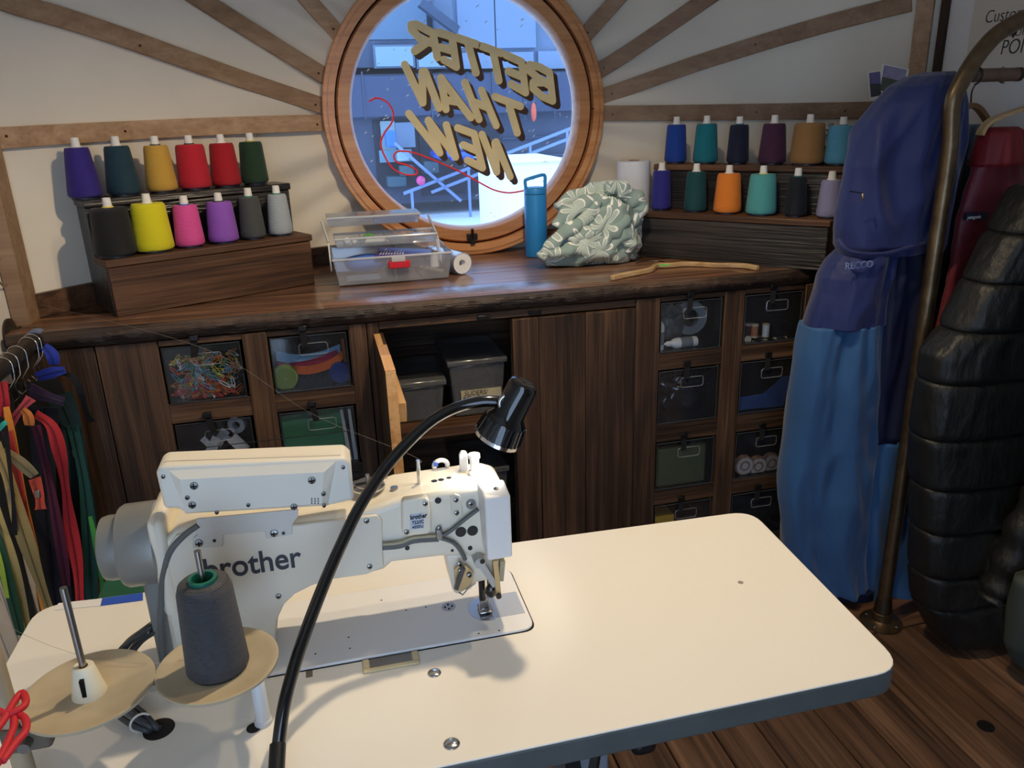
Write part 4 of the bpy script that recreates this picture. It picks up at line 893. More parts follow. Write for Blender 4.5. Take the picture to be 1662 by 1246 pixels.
# ------------------------------------------------------------------ sewing machine
sm_ = thing('sewing_machine', 'cream industrial sewing machine standing on the table, seen from its back', 'sewing machine', (.0, 1.13, TZ))
CRM = mat('cream_enamel', S(226, 218, 198), .35, coat=.2, bump=(120, .05))
CRM2 = mat('cream_plate', S(216, 208, 190), .42)
BZ = TZ + .005
bedp = rpoly([(-.24, 1.047), (.268, 1.047), (.268, 1.232), (-.24, 1.232)], [.01, .022, .022, .01], TZ + .0002)
MB().prism([V((p.x * 1.0 + (.0025 if p.x > 0 else 0), p.y + (.0025 if p.y > 1.14 else -.0015), TZ + .0001)) for p in bedp], (0, 0, .0008)).build('bed_gap', BLACKM, sm_)
MB().prism(bedp, (0, 0, BZ - TZ)).build('bed', mat('bed_enamel', S(238, 238, 236), .3, coat=.3), sm_, bevel=.0015)
Y0, Y1 = 1.085, 1.185
sil = [(283, 1078), (272, 1020), (262, 960), (256, 905), (262, 880), (285, 862), (320, 852), (483, 848), (570, 834), (612, 824), (647, 811), (776, 792), (800, 790), (824, 796), (829, 904), (720, 905), (637, 915), (623, 927), (596, 934), (534, 943), (507, 952), (480, 966), (463, 982), (452, 1005), (448, 1030), (450, 1082)]
P = [aty(x, y, Y0) for x, y in sil]
for k in (0, -1): P[k].z = BZ - .001
MB().prism(P, (0, Y1 - Y0, 0)).build('head_casting', CRM, sm_, bevel=.011, seg=4, ang=50)
pl = [(320, 857), (483, 852), (612, 836), (620, 845), (623, 920), (596, 932), (534, 941), (507, 950), (479, 964), (461, 981), (450, 1004), (446, 1030), (449, 1072), (290, 1068), (277, 1010), (268, 950), (265, 900), (285, 870)]
plate = MB().prism([aty(x, y, Y0 - .005) for x, y in pl], (0, .007, 0)).build('cover_plate', CRM2, sm_, bevel=.002)
def screw(px, py, y, r, par, mt=None):
    p = aty(px, py, y); o = MB().lathe([(r, 0), (r * .9, -.002), (.0005, -.003)], p, (0, 1, 0), 16).build('screw', mt or STEEL, par, smooth=True)
    s_ = MB(); s_.box(p.x - r * .7, p.x + r * .7, y - .0036, y - .002, p.z - r * .12, p.z + r * .12); s_.box(p.x - r * .12, p.x + r * .12, y - .0036, y - .002, p.z - r * .7, p.z + r * .7); s_.build('slot', BLACKM, o)
def plug(px, py, y, r, par, name='plug'):
    p = aty(px, py, y); MB().lathe([(r, 0), (r * .95, -.0012)], p, (0, 1, 0), 20).build(name, BLACK, par)
for q in ((280, 987), (452, 967), (595, 845), (600, 919)): screw(*q, Y0 - .005, .0045, plate)
text('lettering', 'brother', (aty(332, 942, Y0 - .0055).x, Y0 - .0055, aty(332, 942, Y0 - .0055).z), .0505, mat('navy_print', S(40, 44, 56), .5), plate, bold=.0007, sx=.87)
# bracket and control panel
br = [(318, 842), (484, 826), (484, 838), (475, 850), (474, 868), (432, 874), (430, 862), (362, 868), (361, 886), (313, 890), (314, 872), (320, 868)]
MB().prism([aty(x, y, Y0 - .008) for x, y in br], (0, .0025, 0)).build('panel_bracket', mat('bracket', S(196, 192, 182), .4), sm_, bevel=.0008)
for q in ((323, 881), (445, 865)): screw(*q, Y0 - .008, .006, sm_)
for q in ((348, 877), (460, 865)): plug(*q, Y0 - .008, .0025, sm_)
pan = MB(); YP = 1.062
pc_ = [(252, 766), (262, 757), (560, 743), (570, 752), (575, 812), (531, 822), (300, 834), (290, 826), (266, 826)]
pan.prism([aty(x, y, YP) for x, y in pc_], (0, .055, 0)); pan = pan.build('control_panel', mat('panel_cream', S(222, 216, 200), .45), sm_, bevel=.006, seg=3)
o4 = [aty(x, y, YP + .0005) for x, y in ((272, 762), (546, 748), (533, 820), (302, 833))]; i4 = [aty(x, y, YP - .009) for x, y in ((292, 778), (526, 766), (522, 817), (300, 832))]
MB().add(o4 + i4, [(4, 5, 6, 7), (0, 1, 5, 4), (1, 2, 6, 5), (2, 3, 7, 6), (3, 0, 4, 7), (3, 2, 1, 0)]).build('panel_back', mat('panel_cream'), pan)
MB().box(aty(252, 766, YP).x, aty(568, 752, YP).x, YP + .02, YP + .022, aty(252, 757, YP).z + .0105, aty(252, 757, YP).z + .011).build('panel_seam', BLACKM, pan)
for q, r in (((315, 788), .0058), ((312, 819), .0055), ((506, 779), .0058), ((477, 822), .0052), ((304, 807), .0034), ((525, 801), .0034), ((526, 820), .003), ((403, 819), .003), ((352, 831), .003)): screw(*q, YP - .0085, r, pan, mat('panel_screw', S(120, 118, 112), .35, metal=.8))
for q in ((265, 773), (557, 758)): screw(*q, YP, .003, pan)
for i in range(3):
    for j in range(3): plug(506 + i * 5.2, 809 + j * 3.6, YP - .0088, .001, pan, 'vent_dot')
# hand wheel motor
ZW = .968
MB().lathe([(.058, 0), (.0615, .006), (.0615, .05), (.058, .054)], (-.333, 1.135, ZW), (1, 0, 0), 48).build('motor_housing', mat('grey_paint', S(138, 138, 132), .35, metal=.3), sm_, smooth=True)
MB().lathe([(.036, 0), (.046, .004), (.048, .012), (.048, .03)], (-.363, 1.135, ZW), (1, 0, 0), 48).build('hand_wheel', mat('grey_paint'), sm_, smooth=True)
MB().box(-.285, -.262, 1.075, 1.195, .87, 1.03).build('motor_flange', CRM, sm_, bevel=.012, seg=3)
MB().box(-.312, -.26, 1.10, 1.18, BZ, .93).build('pillar_back', mat('pillar_grey', S(120, 122, 118), .5), sm_, bevel=.008)
# cable along the pillar edge
def cable(pts, r, name, mt, par): return MB().tube(smoothpts(pts, 6), r, 8).build(name, mt, par, smooth='all')
CAB = mat('grey_cable', S(92, 94, 92), .5)
cable([aty(x, y, 1.078) for x, y in ((322, 852), (300, 868), (276, 895), (265, 930), (262, 975), (260, 1010))] + [V((-.30, 1.08, BZ + .03))], .0045, 'cable', CAB, sm_)
# cover with the small name plate
cp = [(652, 816), (657, 812), (690, 807), (697, 812), (700, 862), (694, 867), (660, 871), (653, 866)]
cc = MB().prism([aty(x, y, Y0 - .014) for x, y in cp], (0, .016, 0)).build('gear_cover', CRM, sm_, bevel=.003, seg=3)
for q in ((690, 817), (660, 863)): screw(*q, Y0 - .0142, .0042, cc)
MB().prism([aty(x, y, Y0 - .0146) for x, y in ((665, 835), (687, 832), (688, 857), (666, 860))], (0, .0007, 0)).build('name_plate', mat('silver_label', S(188, 196, 206), .4), cc)
p = aty(666, 843, Y0 - .0152)
text('name_plate_text', 'brother', p, .0098, INK, cc, bold=.0002, sx=.82); p = aty(669, 851, Y0 - .0152); text('name_plate_text', '7220C', p, .0075, INK, cc, sx=.9); p = aty(669, 858, Y0 - .0152); text('name_plate_text', '403DU', p, .0065, INK, cc, sx=.9)
for q, r in (((711, 812), .0052), ((748, 863), .0088), ((767, 861), .0088), ((763, 889), .0038), ((734, 893), .0024), ((661, 889), .0038)): plug(*q, Y0 - .0002, r, sm_)
MB().prism([aty(x, y, Y0 - .003) for x, y in ((731, 806), (738, 802), (746, 804), (749, 812), (751, 835), (746, 841), (737, 840), (733, 834))], (0, .004, 0)).build('oval_plate', CRM2, sm_, bevel=.001)
for q in ((740, 811), (741, 832)): screw(*q, Y0 - .003, .0042, sm_)
MB().lathe([(.008, 0), (.008, -.003)], aty(764, 817, Y0), (0, 1, 0), 20).build('washer', STEEL, sm_); screw(764, 817, Y0 - .003, .0045, sm_)
YB = Y0 - .006
for k, off in enumerate((0, 4, 7)):
    cable([aty(x, y + off, YB) for x, y in ((621, 883), (650, 880), (672, 872), (712, 869))], .0028, 'cable', CAB if k else mat('tan_cable', S(170, 160, 130), .5), sm_)
cable([aty(x, y, YB) for x, y in ((712, 871), (730, 862), (755, 842), (776, 826))], .0034, 'cable', CAB, sm_)
cable([aty(x, y, YB) for x, y in ((712, 872), (735, 880), (748, 894), (755, 908))], .0034, 'cable', CAB, sm_)
p = aty(713, 868, YB - .004); MB().box(p.x - .005, p.x + .005, YB - .005, Y0, p.z - .009, p.z + .009).build('cable_clip', STEEL, sm_, bevel=.002); screw(713, 857, Y0 - .004, .004, sm_)
# face cover, nose, needle bar
a, b = aty(787, 809, 1.042), aty(829, 807, 1.042); c = aty(790, 911, 1.042)
MB().hexa([(a.x, 1.042, c.z), (b.x, 1.042, c.z), (b.x, 1.088, c.z), (a.x + .001, 1.088, c.z)], [(a.x, 1.042, a.z), (b.x, 1.042, a.z), (b.x, 1.088, a.z + .006), (a.x - .004, 1.088, a.z + .006)]).build('face_cover', mat('cover_white', S(226, 224, 220), .4), sm_, bevel=.004, seg=3)
MB().lathe([(.004, 0), (.0005, .0025)], (a.x + .022, 1.064, a.z + .0035), n=14).build('screw', STEEL, sm_)
MB().prism([aty(x, y, 1.092) for x, y in ((722, 900), (728, 925), (736, 962), (744, 966), (774, 946), (812, 938), (818, 900))], (0, .07, 0)).build('nose', CRM, sm_, bevel=.005)
MB().prism([aty(x, y, 1.082) for x, y in ((737, 924), (744, 918), (757, 917), (769, 929), (765, 955), (741, 960))], (0, .004, 0)).build('wiper_plate', mat('tan_steel', S(196, 174, 132), .35, metal=.6), sm_, bevel=.001)
for q in ((746, 915), (748, 926), (762, 933)): screw(*q, 1.08, .0045, sm_)
MB().bar(aty(752, 921, 1.076), aty(740, 955, 1.076), .008, .006).build('wiper_lever', mat('dark_steel', S(80, 82, 86), .35, metal=.8), sm_)
MB().tube([aty(x, y, 1.08) for x, y in ((745, 961), (751, 965), (758, 957), (772, 946))], .0012, 6).build('wiper_wire', STEEL, sm_)
ny = 1.13; q = atz(786, 990, BZ)
MB().cyl((q.x - .002, q.y, BZ + .022), (q.x - .002, q.y, .90), .0058).build('presser_bar', BLACKG, sm_, smooth=True)
MB().cyl((q.x + .012, q.y + .004, BZ + .03), (q.x + .012, q.y + .004, .90), .005).build('needle_bar', CHROME, sm_, smooth=True)
f_ = MB(); f_.box(q.x - .010, q.x + .012, q.y - .016, q.y + .012, BZ + .004, BZ + .007); f_.box(q.x - .006, q.x + .008, q.y - .005, q.y + .006, BZ + .007, BZ + .024); f_.build('presser_foot', CHROME, sm_, bevel=.0015)
MB().bar(aty(775, 905, 1.078), aty(803, 948, 1.078), .012, .010).build('lift_lever', mat('grey_lever', S(176, 174, 168), .4), sm_)
MB().lathe([(.009, -.012), (.009, .02)], aty(777, 908, 1.078), (0, 1, 0), 20).build('lever_pivot', mat('grey_lever'), sm_, smooth=True); plug(783, 911, 1.064, .004, sm_)
MB().bar(aty(803, 908, 1.075), aty(809, 966, 1.075), .010, .008).build('linkage_rod', mat('tan_steel'), sm_); MB().bar(aty(815, 908, 1.085), aty(812, 940, 1.085), .012, .008).build('linkage_rod', mat('tan_cable'), sm_)
MB().lathe([(.0045, 0), (.0045, -.004)], aty(809, 966, 1.07), (0, 1, 0), 14).build('pin', BLACK, sm_)
MB().sph(aty(798, 958, 1.1), .011, 14, 10, (1, .7, 1.2)).build('black_guide', BLACKG, sm_, smooth='all')
# needle plate and marks on the bed
pp = atz(787, 988, BZ); half = [V((pp.x - .0 + .028 * math.cos(t), pp.y + .034 * math.sin(t), BZ)) for t in [math.pi / 2 + math.pi * k / 20 for k in range(21)]]
MB().prism(half + [V((pp.x + .01, pp.y - .034, BZ)), V((pp.x + .01, pp.y + .034, BZ))], (0, 0, .0012)).build('needle_plate', mat('brushed_plate', S(196, 200, 206), .22, metal=.9), sm_)
MB().box(pp.x + .011, .262, pp.y - .03, pp.y + .034, BZ, BZ + .0008).build('slide_plate', mat('brushed_dull', S(196, 200, 206), .4, metal=.5), sm_)
MB().box(pp.x - .001, pp.x + .006, pp.y - .014, pp.y + .008, BZ + .0012, BZ + .0022).build('feed_slot', BLACKM, sm_)
p = atz(728, 985, BZ); dl = MB().lathe([(.012, 0), (.012, .001)], p, n=24).build('bed_dial', CHROME, sm_)
for a_ in range(4): MB().lathe([(.0018, 0), (.0018, .0006)], p + V((.006 * math.cos(a_ * 1.57), .006 * math.sin(a_ * 1.57), .001)), n=10).build('dial_hole', BLACKM, dl)
for px, py in ((619, 974), (659, 990), (691, 985), (777, 1028), (810, 1023), (832, 977), (566, 1034), (512, 1061), (568, 1052), (797, 977)):
    MB().lathe([(.0016, 0), (.0016, .0003)], atz(px, py, BZ), n=10).build('oil_hole', BLACKM, sm_)
hx = [atz(x, y, TZ) for x, y in ((588, 1072), (678, 1058))]; hb = MB(); x0, x1 = hx[0].x, hx[1].x
hb.box(x0, x1, 1.014, 1.022, TZ + .0002, TZ + .004); hb.box(x0, x0 + .01, 1.022, 1.044, TZ + .0002, TZ + .004); hb.box(x1 - .01, x1, 1.022, 1.044, TZ + .0002, TZ + .004); hb.build('hinge_cushion', mat('rubber_cream', S(222, 206, 160), .6), sm_, bevel=.0015)
MB().box(x0 + .011, x1 - .011, 1.0225, 1.044, TZ + .0002, TZ + .002).build('hinge_plate', STEEL, sm_)
# things on top of the arm
AZ = 1.006
def on_top(px, py): return atz(px, py, AZ)
p = on_top(681, 786); MB().cyl(p, p + V((0, 0, .042)), .0034, .003).build('thread_pin', CHROME, sm_, smooth=True)
p = on_top(771, 771); MB().lathe([(.0105, 0), (.0105, .008), (.0075, .010), (.0075, .029), (.0095, .031), (.0095, .037), (.006, .037), (.006, .03)], p, n=24).build('tension_knob', mat('cover_white'), sm_, smooth=True)
p = on_top(754, 766); MB().prism([p + V((dx, 0, dz)) for dx, dz in ((-.007, 0), (.007, 0), (.007, .03), (.004, .036), (-.003, .037), (-.007, .031))], (0, .007, 0)).build('finger_guard', mat('cover_white'), sm_, bevel=.002)
for px, py in ((705, 782), (716, 780), (729, 777)): p = on_top(px, py); MB().lathe([(.0055, 0), (.005, .002), (.0005, .0026)], p, n=18).build('plug', BLACK, sm_, smooth=True)
p = on_top(716, 762); tg = MB().tube([p + V((.011 * math.cos(t), 0, .008 + .009 * math.sin(t))) for t in [k * .35 for k in range(-1, 11)]], .004, 8).build('thread_guide', mat('cover_white'), sm_, smooth='all'); MB().cyl(p + V((-.012, 0, .012)), p + V((-.005, 0, .012)), .005).build('guide_eyelet', mat('blue_tip', S(60, 100, 190), .4), tg, smooth=True)
p = on_top(598, 790); bw = MB().lathe([(.026, 0), (.026, .003), (.02, .005), (.02, .008)], p, n=28).build('bobbin_winder', CHROME, sm_, smooth=True)
MB().cyl(p + V((0, 0, .008)), p + V((0, 0, .022)), .0032).build('winder_spindle', STEEL, bw, smooth=True); MB().bar(p + V((-.03, .0, .009)), p + V((.03, .01, .009)), .010, .003).build('winder_arm', CHROME, bw)
MB().lathe([(.006, 0), (.006, .004)], on_top(640, 794), n=16).build('winder_knob', STEEL, bw, smooth=True)

# ------------------------------------------------------------------ cables behind the machine
cb = thing('cable_bundle', 'bundle of grey cables from machine down through the table hole', 'cable', atz(240, 1120, TZ))
base = [(262, 1012, .835), (238, 1030, .83), (212, 1050, .80), (192, 1085, .775), (196, 1140, .775), (222, 1168, .773), (246, 1183, .766)]
for k in range(5):
    o_ = V(((k - 2) * .0065, (k % 2) * .006, (k % 3) * .004))
    MB().tube(smoothpts([atz(x, y, z) + o_ * (1 if z > .767 else .5) for x, y, z in base] + [atz(256, 1184, TZ - .01) + o_ * .5], 5), .0042, 8).build('cable', CAB if k % 2 else mat('dark_cable', S(58, 60, 62), .5), cb, smooth='all')
for x, y, z in ((255, 1018, .833), (228, 1172, .774)):
    c = atz(x, y, z); MB().tube([c + V((.012 * math.cos(t), .006 * math.cos(t), .013 * math.sin(t))) for t in [k * .42 for k in range(15)]], .0016, 6, closed=True).build('cable_tie', mat('tie_white', S(206, 204, 196), .5), cb)

# ------------------------------------------------------------------ thread stand
DZ = .875
ts = thing('thread_stand', 'thread stand with two tan discs on the table corner', 'thread stand', (-.45, .9, TZ))
TAN = mat('tan_plastic', S(182, 167, 138), .55, vary=(18, .12)); 
c1, c2 = atz(147, 1130, DZ), atz(356, 1088, DZ)
POLE = V((-.434, .905, 0))
for nm, c, R_ in (('spool_disc', c1, .0775), ('spool_disc', c2, .0765)):
    MB().lathe([(.004, .001), (R_ * .5, 0), (R_ * .88, .002), (R_, .008), (R_ * 1.005, .012), (R_ * .975, .0125), (R_ * .88, .0085), (R_ * .5, .006), (.004, .006)], c, n=56, cap=False).build(nm, TAN, ts, smooth=True, ang=60)
ad = (c2 - c1); ad.z = 0
arm = MB().bar(V((POLE.x - .01, c1.y + .01, DZ - .006)), c2 + V((.0, .0, -.006)), .012, .009); arm.build('cross_arm', mat('arm_grey', S(130, 122, 104), .5), ts)
h = MB().lathe([(.0205, .006), (.0125, .046), (.0105, .048), (.006, .047), (.006, .02)], c1, n=32).build('cone_holder', mat('cream_holder', S(226, 218, 190), .5), ts, smooth=True)
MB().box(c1.x - .002, c1.x + .003, c1.y - .0192, c1.y - .0135, DZ + .014, DZ + .038).build('slot', BLACKM, h)
for c, zt in ((c1, 1.035), (c2, 1.055)): MB().cyl(c + V((0, 0, .005)), V((c.x, c.y, zt)), .0042, n=14).build('spool_pin', STEEL, ts, smooth=True)
MB().cyl((POLE.x, POLE.y, TZ + .0005), (POLE.x, POLE.y, 1.06), .012, n=20).build('pole', mat('pole_tan', S(164, 146, 116), .5), ts, smooth=True)
MB().box(POLE.x - .01, POLE.x + .045, POLE.y - .018, POLE.y + .02, DZ - .04, DZ - .0055).build('clamp_block', mat('clamp_brown', S(96, 84, 68), .6, vary=(30, .3)), ts, bevel=.005)
MB().cyl((POLE.x + .02, POLE.y - .02, DZ - .022), (POLE.x + .02, POLE.y - .032, DZ - .022), .007).build('clamp_bolt', STEEL, ts, smooth=True)
# grey cone on the right disc
gc = thing('thread_cone', 'large dark grey thread cone on the thread stand disc', 'thread cone', (c2.x, c2.y, DZ + .006))
gb = thread_mat((64, 65, 68))
MB().lathe([(.036, .001), (.0395, .006), (.039, .016), (.034, .118), (.031, .128), (.027, .131), (.018, .1315)], (0, 0, 0), n=48, cap=False).build('thread', gb, gc, smooth=True, ang=60, local=True)
MB().lathe([(.036, 0), (.012, .0005), (.012, .001), (.036, .002)], n=24, cap=False).build('base_ring', BLACK, gc, local=True)
MB().ring((0, 0, .128), (0, 0, 1), .0135, .0175, .008, 32).build('core_ring', mat('green_core', S(24, 104, 84), .4), gc, smooth=True, local=True)
MB().lathe([(.0135, .134), (.012, .06)], n=24, cap=False).build('core_bore', mat('green_core'), gc, smooth=True, local=True)
# white peg the machine head rests on when tilted
p = atz(428, 1172, TZ); pg = thing('head_rest_peg', 'pale rest peg standing in the table beside lamp stem', 'peg', p)
MB().lathe([(.0125, 0), (.0125, .006), (.0105, .008), (.0095, .085), (.008, .087)], p, n=24).build('peg', mat('peg_grey', S(206, 208, 208), .4), pg, smooth=True)
# red cord
rc = [(-10, 1190), (8, 1165), (22, 1140), (36, 1124), (42, 1140), (30, 1152), (10, 1158), (-10, 1150)]
one(MB().tube(smoothpts([atz(x, y, .93) for x, y in rc] , 6), .0042, 8), 'knotted_rope', mat('red_cord', S(198, 32, 44), .6), 'knotted red cord at the stand pole, upper loop', 'cord', smooth='all')
rc = [(-5, 1240), (12, 1205), (22, 1180), (24, 1160), (40, 1165), (42, 1185), (26, 1205), (4, 1235)]
one(MB().tube(smoothpts([atz(x, y, .925) for x, y in rc], 6), .0042, 8), 'knotted_rope', mat('red_cord'), 'red cord hanging at lower left, lower loop', 'cord', smooth='all')
# loose threads
one(MB().tube(smoothpts([atarc(70, 495, .02), aty(330, 565, 2.0), aty(500, 668, 1.7), aty(660, 735, 1.25), p.copy() * 0 + aty(681, 752, 1.135)], 10), .0003, 4), 'loose_thread', mat('thread_grey', S(150, 146, 138), .6), 'fine loose thread running from left wall to machine', 'thread')
one(MB().tube(smoothpts([c2 + V((-.034, -.018, .05)), atz(300, 1070, .885), atz(215, 1076, .887), atz(120, 1060, .89), atz(40, 1030, .90), atz(-10, 1000, .9)], 8), .00022, 4), 'loose_thread', mat('thread_grey'), 'fine thread trailing from grey cone across the tan disc', 'thread')

# ------------------------------------------------------------------ gooseneck lamp
gl = thing('gooseneck_lamp', 'black gooseneck lamp arching over the sewing machine', 'lamp', atz(447, 1278, TZ))
gp = [(449, 1246, 1.01), (453, 1200, 1.02), (462, 1140, 1.035), (478, 1080, 1.055), (498, 1020, 1.075), (525, 950, 1.10), (553, 885, 1.12), (585, 820, 1.145), (625, 760, 1.17), (665, 715, 1.185), (705, 680, 1.2), (745, 660, 1.21), (785, 651, 1.215), (822, 652, 1.22)]
MB().tube(smoothpts([atz(447, 1278, TZ + .012)] + [atd(*q) for q in gp], 6), .0088, 16).build('stem', BLACKG, gl, smooth='all')
a, b = atz(447, 1278, TZ + .012), atd(451, 1208, 1.018); MB().cyl(a, b, .0105).build('stem_sleeve', BLACK, gl, smooth=True)
bb = atz(447, 1278, TZ); MB().lathe([(.022, .0005), (.022, .008), (.011, .014)], bb, n=28).build('lamp_base', BLACK, gl, smooth=True)
ha, hb_ = atd(851, 622, 1.20), atd(806, 712, 1.232); hd = (hb_ - ha).normalized(); HL = (hb_ - ha).length
hh = MB().lathe([(.016, -.002), (.0215, .0), (.0235, .006), (.0245, HL * .55), (.031, HL * .62), (.033, HL * .66), (.037, HL * .95)], ha, hd, 40, cap=False); hh.lathe([(.016, -.002), (.002, -.0015)], ha, hd, 40, cap=False)
hh = hh.build('lamp_head', BLACKG, gl, smooth=True, ang=50)
rb = MB(); x_, y_ = rb.frame(hd)
for k in range(28):
    t = 2 * math.pi * k / 28; r_ = x_ * math.cos(t) + y_ * math.sin(t); rb.bar(ha + hd * HL * .66 + r_ * .0335, ha + hd * HL * .94 + r_ * .0375, .003, .003, r_)
rb.build('grip_ribs', BLACKG, hh)
MB().lathe([(.037, HL * .94), (.0375, HL), (.034, HL), (.034, HL * .96)], ha, hd, 40, cap=False).build('chrome_rim', CHROME, gl, smooth=True)
MB().lathe([(.0335, HL * .965), (.0335, HL * .97)], ha, hd, 32).build('lamp_lens', mat('lit_lens', (1, 1, 1, 1), .3, emit=((1, .95, .88, 1), 2.0)), gl)
pj = atd(822, 652, 1.205); MB().tube([pj + V((.012 * math.cos(t), -.004, .012 * math.sin(t))) for t in [k * .4 for k in range(16)]], .003, 8, closed=True).build('swivel_ring', CHROME, gl, smooth='all')
lo_ = ha + hd * (HL + .004)
lamp('gooseneck_bulb', 'SPOT', lo_, 1.1, (1.0, .95, .88), lo_ + hd, spot_size=math.radians(110), spot_blend=.5, shadow_soft_size=.025)
# ------------------------------------------------------------------ pipe coat rack on the right
rk = thing('pipe_rack', 'bronze pipe coat rack bending over to the right wall', 'coat rack', (1.578, 1.777, 0))
pp = [V((1.578, 1.777, z)) for z in (.03, .4, .8, 1.2, 1.42)] + [aty(1545, 170, 1.777), aty(1558, 137, 1.777), aty(1580, 100, 1.777), aty(1600, 74, 1.777), aty(1622, 53, 1.777), aty(1662, 30, 1.777), V((1.84, 1.777, 1.758)), V((1.985, 1.777, 1.765))]
MB().tube(smoothpts(pp, 5), .0205, 20).build('pipe', BRASS, rk, smooth='all')
MB().lathe([(.062, .0012), (.062, .006), (.035, .012), (.029, .016), (.029, .042), (.026, .044)], (1.578, 1.777, 0), n=36).build('floor_flange', BRASS, rk, smooth=True)
MB().lathe([(.027, .044), (.024, .075), (.022, .09)], (1.578, 1.777, 0), n=28).build('coupling', mat('dark_bronze', S(70, 60, 50), .4, metal=.8), rk, smooth=True)
for k in range(4): t = .5 + k * math.pi / 2; MB().lathe([(.006, .006), (.005, .010), (.0005, .011)], (1.578 + .047 * math.cos(t), 1.777 + .047 * math.sin(t), .002), n=12).build('flange_screw', STEEL, rk, smooth=True)
MB().lathe([(.05, 0), (.05, .006), (.026, .012), (.026, .03)], (1.9945, 1.777, 1.765), (-1, 0, 0), 28).build('wall_flange', BRASS, rk, smooth=True)
yb = 1.816; a, b = aty(1560, 123, yb), aty(1649, 119, yb)
MB().cyl((1.65, yb, a.z), (b.x, yb, a.z), .0165, n=24).build('hanging_bar', mat('bar_brown', S(112, 88, 72), .45, metal=.4, vary=(40, .25)), rk, smooth=True)
MB().lathe([(.0172, 0), (.0172, .012), (.012, .014)], (b.x, yb, a.z), (1, 0, 0), 24).build('end_cap', mat('dark_bronze'), rk, smooth=True)
BARZ = a.z

# ------------------------------------------------------------------ garments
def loft(rows, n=96, p=2.4, fold=None):
    """rows: (x0, x1, z, yc, half depth); closed skin, rounded-rectangle section with optional fold displacement"""
    vs = []; fs = []
    for i, (x0, x1, z, yc, hd_) in enumerate(rows):
        cx_, hw = (x0 + x1) / 2, (x1 - x0) / 2
        for k in range(n):
            t = 2 * math.pi * k / n; c, s_ = math.cos(t), math.sin(t)
            x = math.copysign(abs(c) ** (2 / p), c); y = math.copysign(abs(s_) ** (2 / p), s_)
            f_ = fold(x, y, z, i / (len(rows) - 1)) if fold else 0
            vs.append(V((cx_ + x * (hw + f_ * .3 * abs(c)), yc + y * (hd_ + f_), z)))
    for i in range(len(rows) - 1):
        for k in range(n): l = (k + 1) % n; fs.append((i * n + k, i * n + l, i * n + n + l, i * n + n + k))
    fs += [tuple(range(n)), tuple(range((len(rows) - 1) * n, len(rows) * n))]
    return MB().add(vs, fs)
def rows_px(tab, yf, hd_, steps=5):
    """silhouette table (py, pxL, pxR[, half depth]) read on the garment's own hanging plane y = yf"""
    R_ = []
    for r in tab: a, b = aty(r[1], r[0], yf), aty(r[2], r[0], yf); R_.append(V((a.x, b.x, (a.z + b.z) / 2)).to_tuple() + ((r[3] if len(r) > 3 else hd_),))
    out = []
    for i in range(len(R_) - 1):
        for j in range(steps):
            t = j / steps; t2 = t
            out.append(tuple(R_[i][k] * (1 - t2) + R_[i + 1][k] * t2 for k in range(4)))
    out.append(R_[-1]); return [(x0, x1, z, yf, h) for x0, x1, z, h in out]
def folds(a1, k1, seed, drift=1.0):
    def f_(x, y, z, u):
        n = mn.noise(V((x * 1.2 + seed, z * 1.1, y)))
        r_ = 1 - 2 * abs(mn.noise(V((x * 1.6 + seed + z * .5 * drift, z * 1.5 - x * .7, y * .6))))
        r2 = 1 - 2 * abs(mn.noise(V((x * 2.2 - z * 2.5 + seed * 2, z * 4.5 + x * 1.4, y))))
        return a1 * (.6 * math.sin(k1 * x + 2.2 * n + z * drift) * (.3 + .7 * u) + 1.3 * r_ + .55 * r2 - .5)
    return f_
NAVY = mat('navy_shell', S(25, 38, 90), .6, bump=(11, .55, (1, 1, .55), .02), vary=(4, .1), sheen=.2, spec=.3)
BLUE = mat('blue_shell', S(42, 84, 130), .6, bump=(9, .5, (1, 1, .4), .02), vary=(4, .08), sheen=.2, spec=.3)
DNAVY = mat('dark_navy_shell', S(22, 28, 56), .65, bump=(9, .25, (1, 1, .5), .01), spec=.3)
bj = thing('ski_jacket', 'long two-tone blue hooded ski jacket hanging on pipe rack', 'jacket', (1.5, 1.9, .06))
YJ = 1.93
MB().add([], [])
loft(rows_px([(404, 1366, 1450, .05), (420, 1350, 1448, .06), (445, 1336, 1442), (470, 1328, 1436), (500, 1316, 1430), (524, 1309, 1426)], YJ, .065, 9), fold=folds(.018, 4, 1)).build('yoke', NAVY, bj, smooth='all')
loft(rows_px([(522, 1309, 1424), (560, 1300, 1422), (640, 1287, 1418), (720, 1278, 1414), (800, 1270, 1412), (880, 1274, 1410), (930, 1292, 1408), (952, 1306, 1406)], YJ, .066, 10), fold=folds(.022, 5, 2, 1.5)).build('body_panel', BLUE, bj, smooth='all')
loft(rows_px([(400, 1430, 1520, .03), (440, 1418, 1520), (520, 1406, 1514), (620, 1400, 1506), (706, 1396, 1500)], YJ - .005, .055, 8), fold=folds(.016, 5, 5)).build('sleeve_upper', DNAVY, bj, smooth='all')
loft(rows_px([(704, 1396, 1500), (780, 1394, 1494), (860, 1394, 1488), (930, 1398, 1484), (960, 1402, 1480)], YJ - .005, .055, 8), fold=folds(.016, 5, 6)).build('sleeve_lower', BLUE, bj, smooth='all')
loft(rows_px([(945, 1330, 1440), (968, 1345, 1436, .05)], YJ + .01, .06), fold=folds(.008, 5, 8)).build('hem', DNAVY, bj, smooth='all')
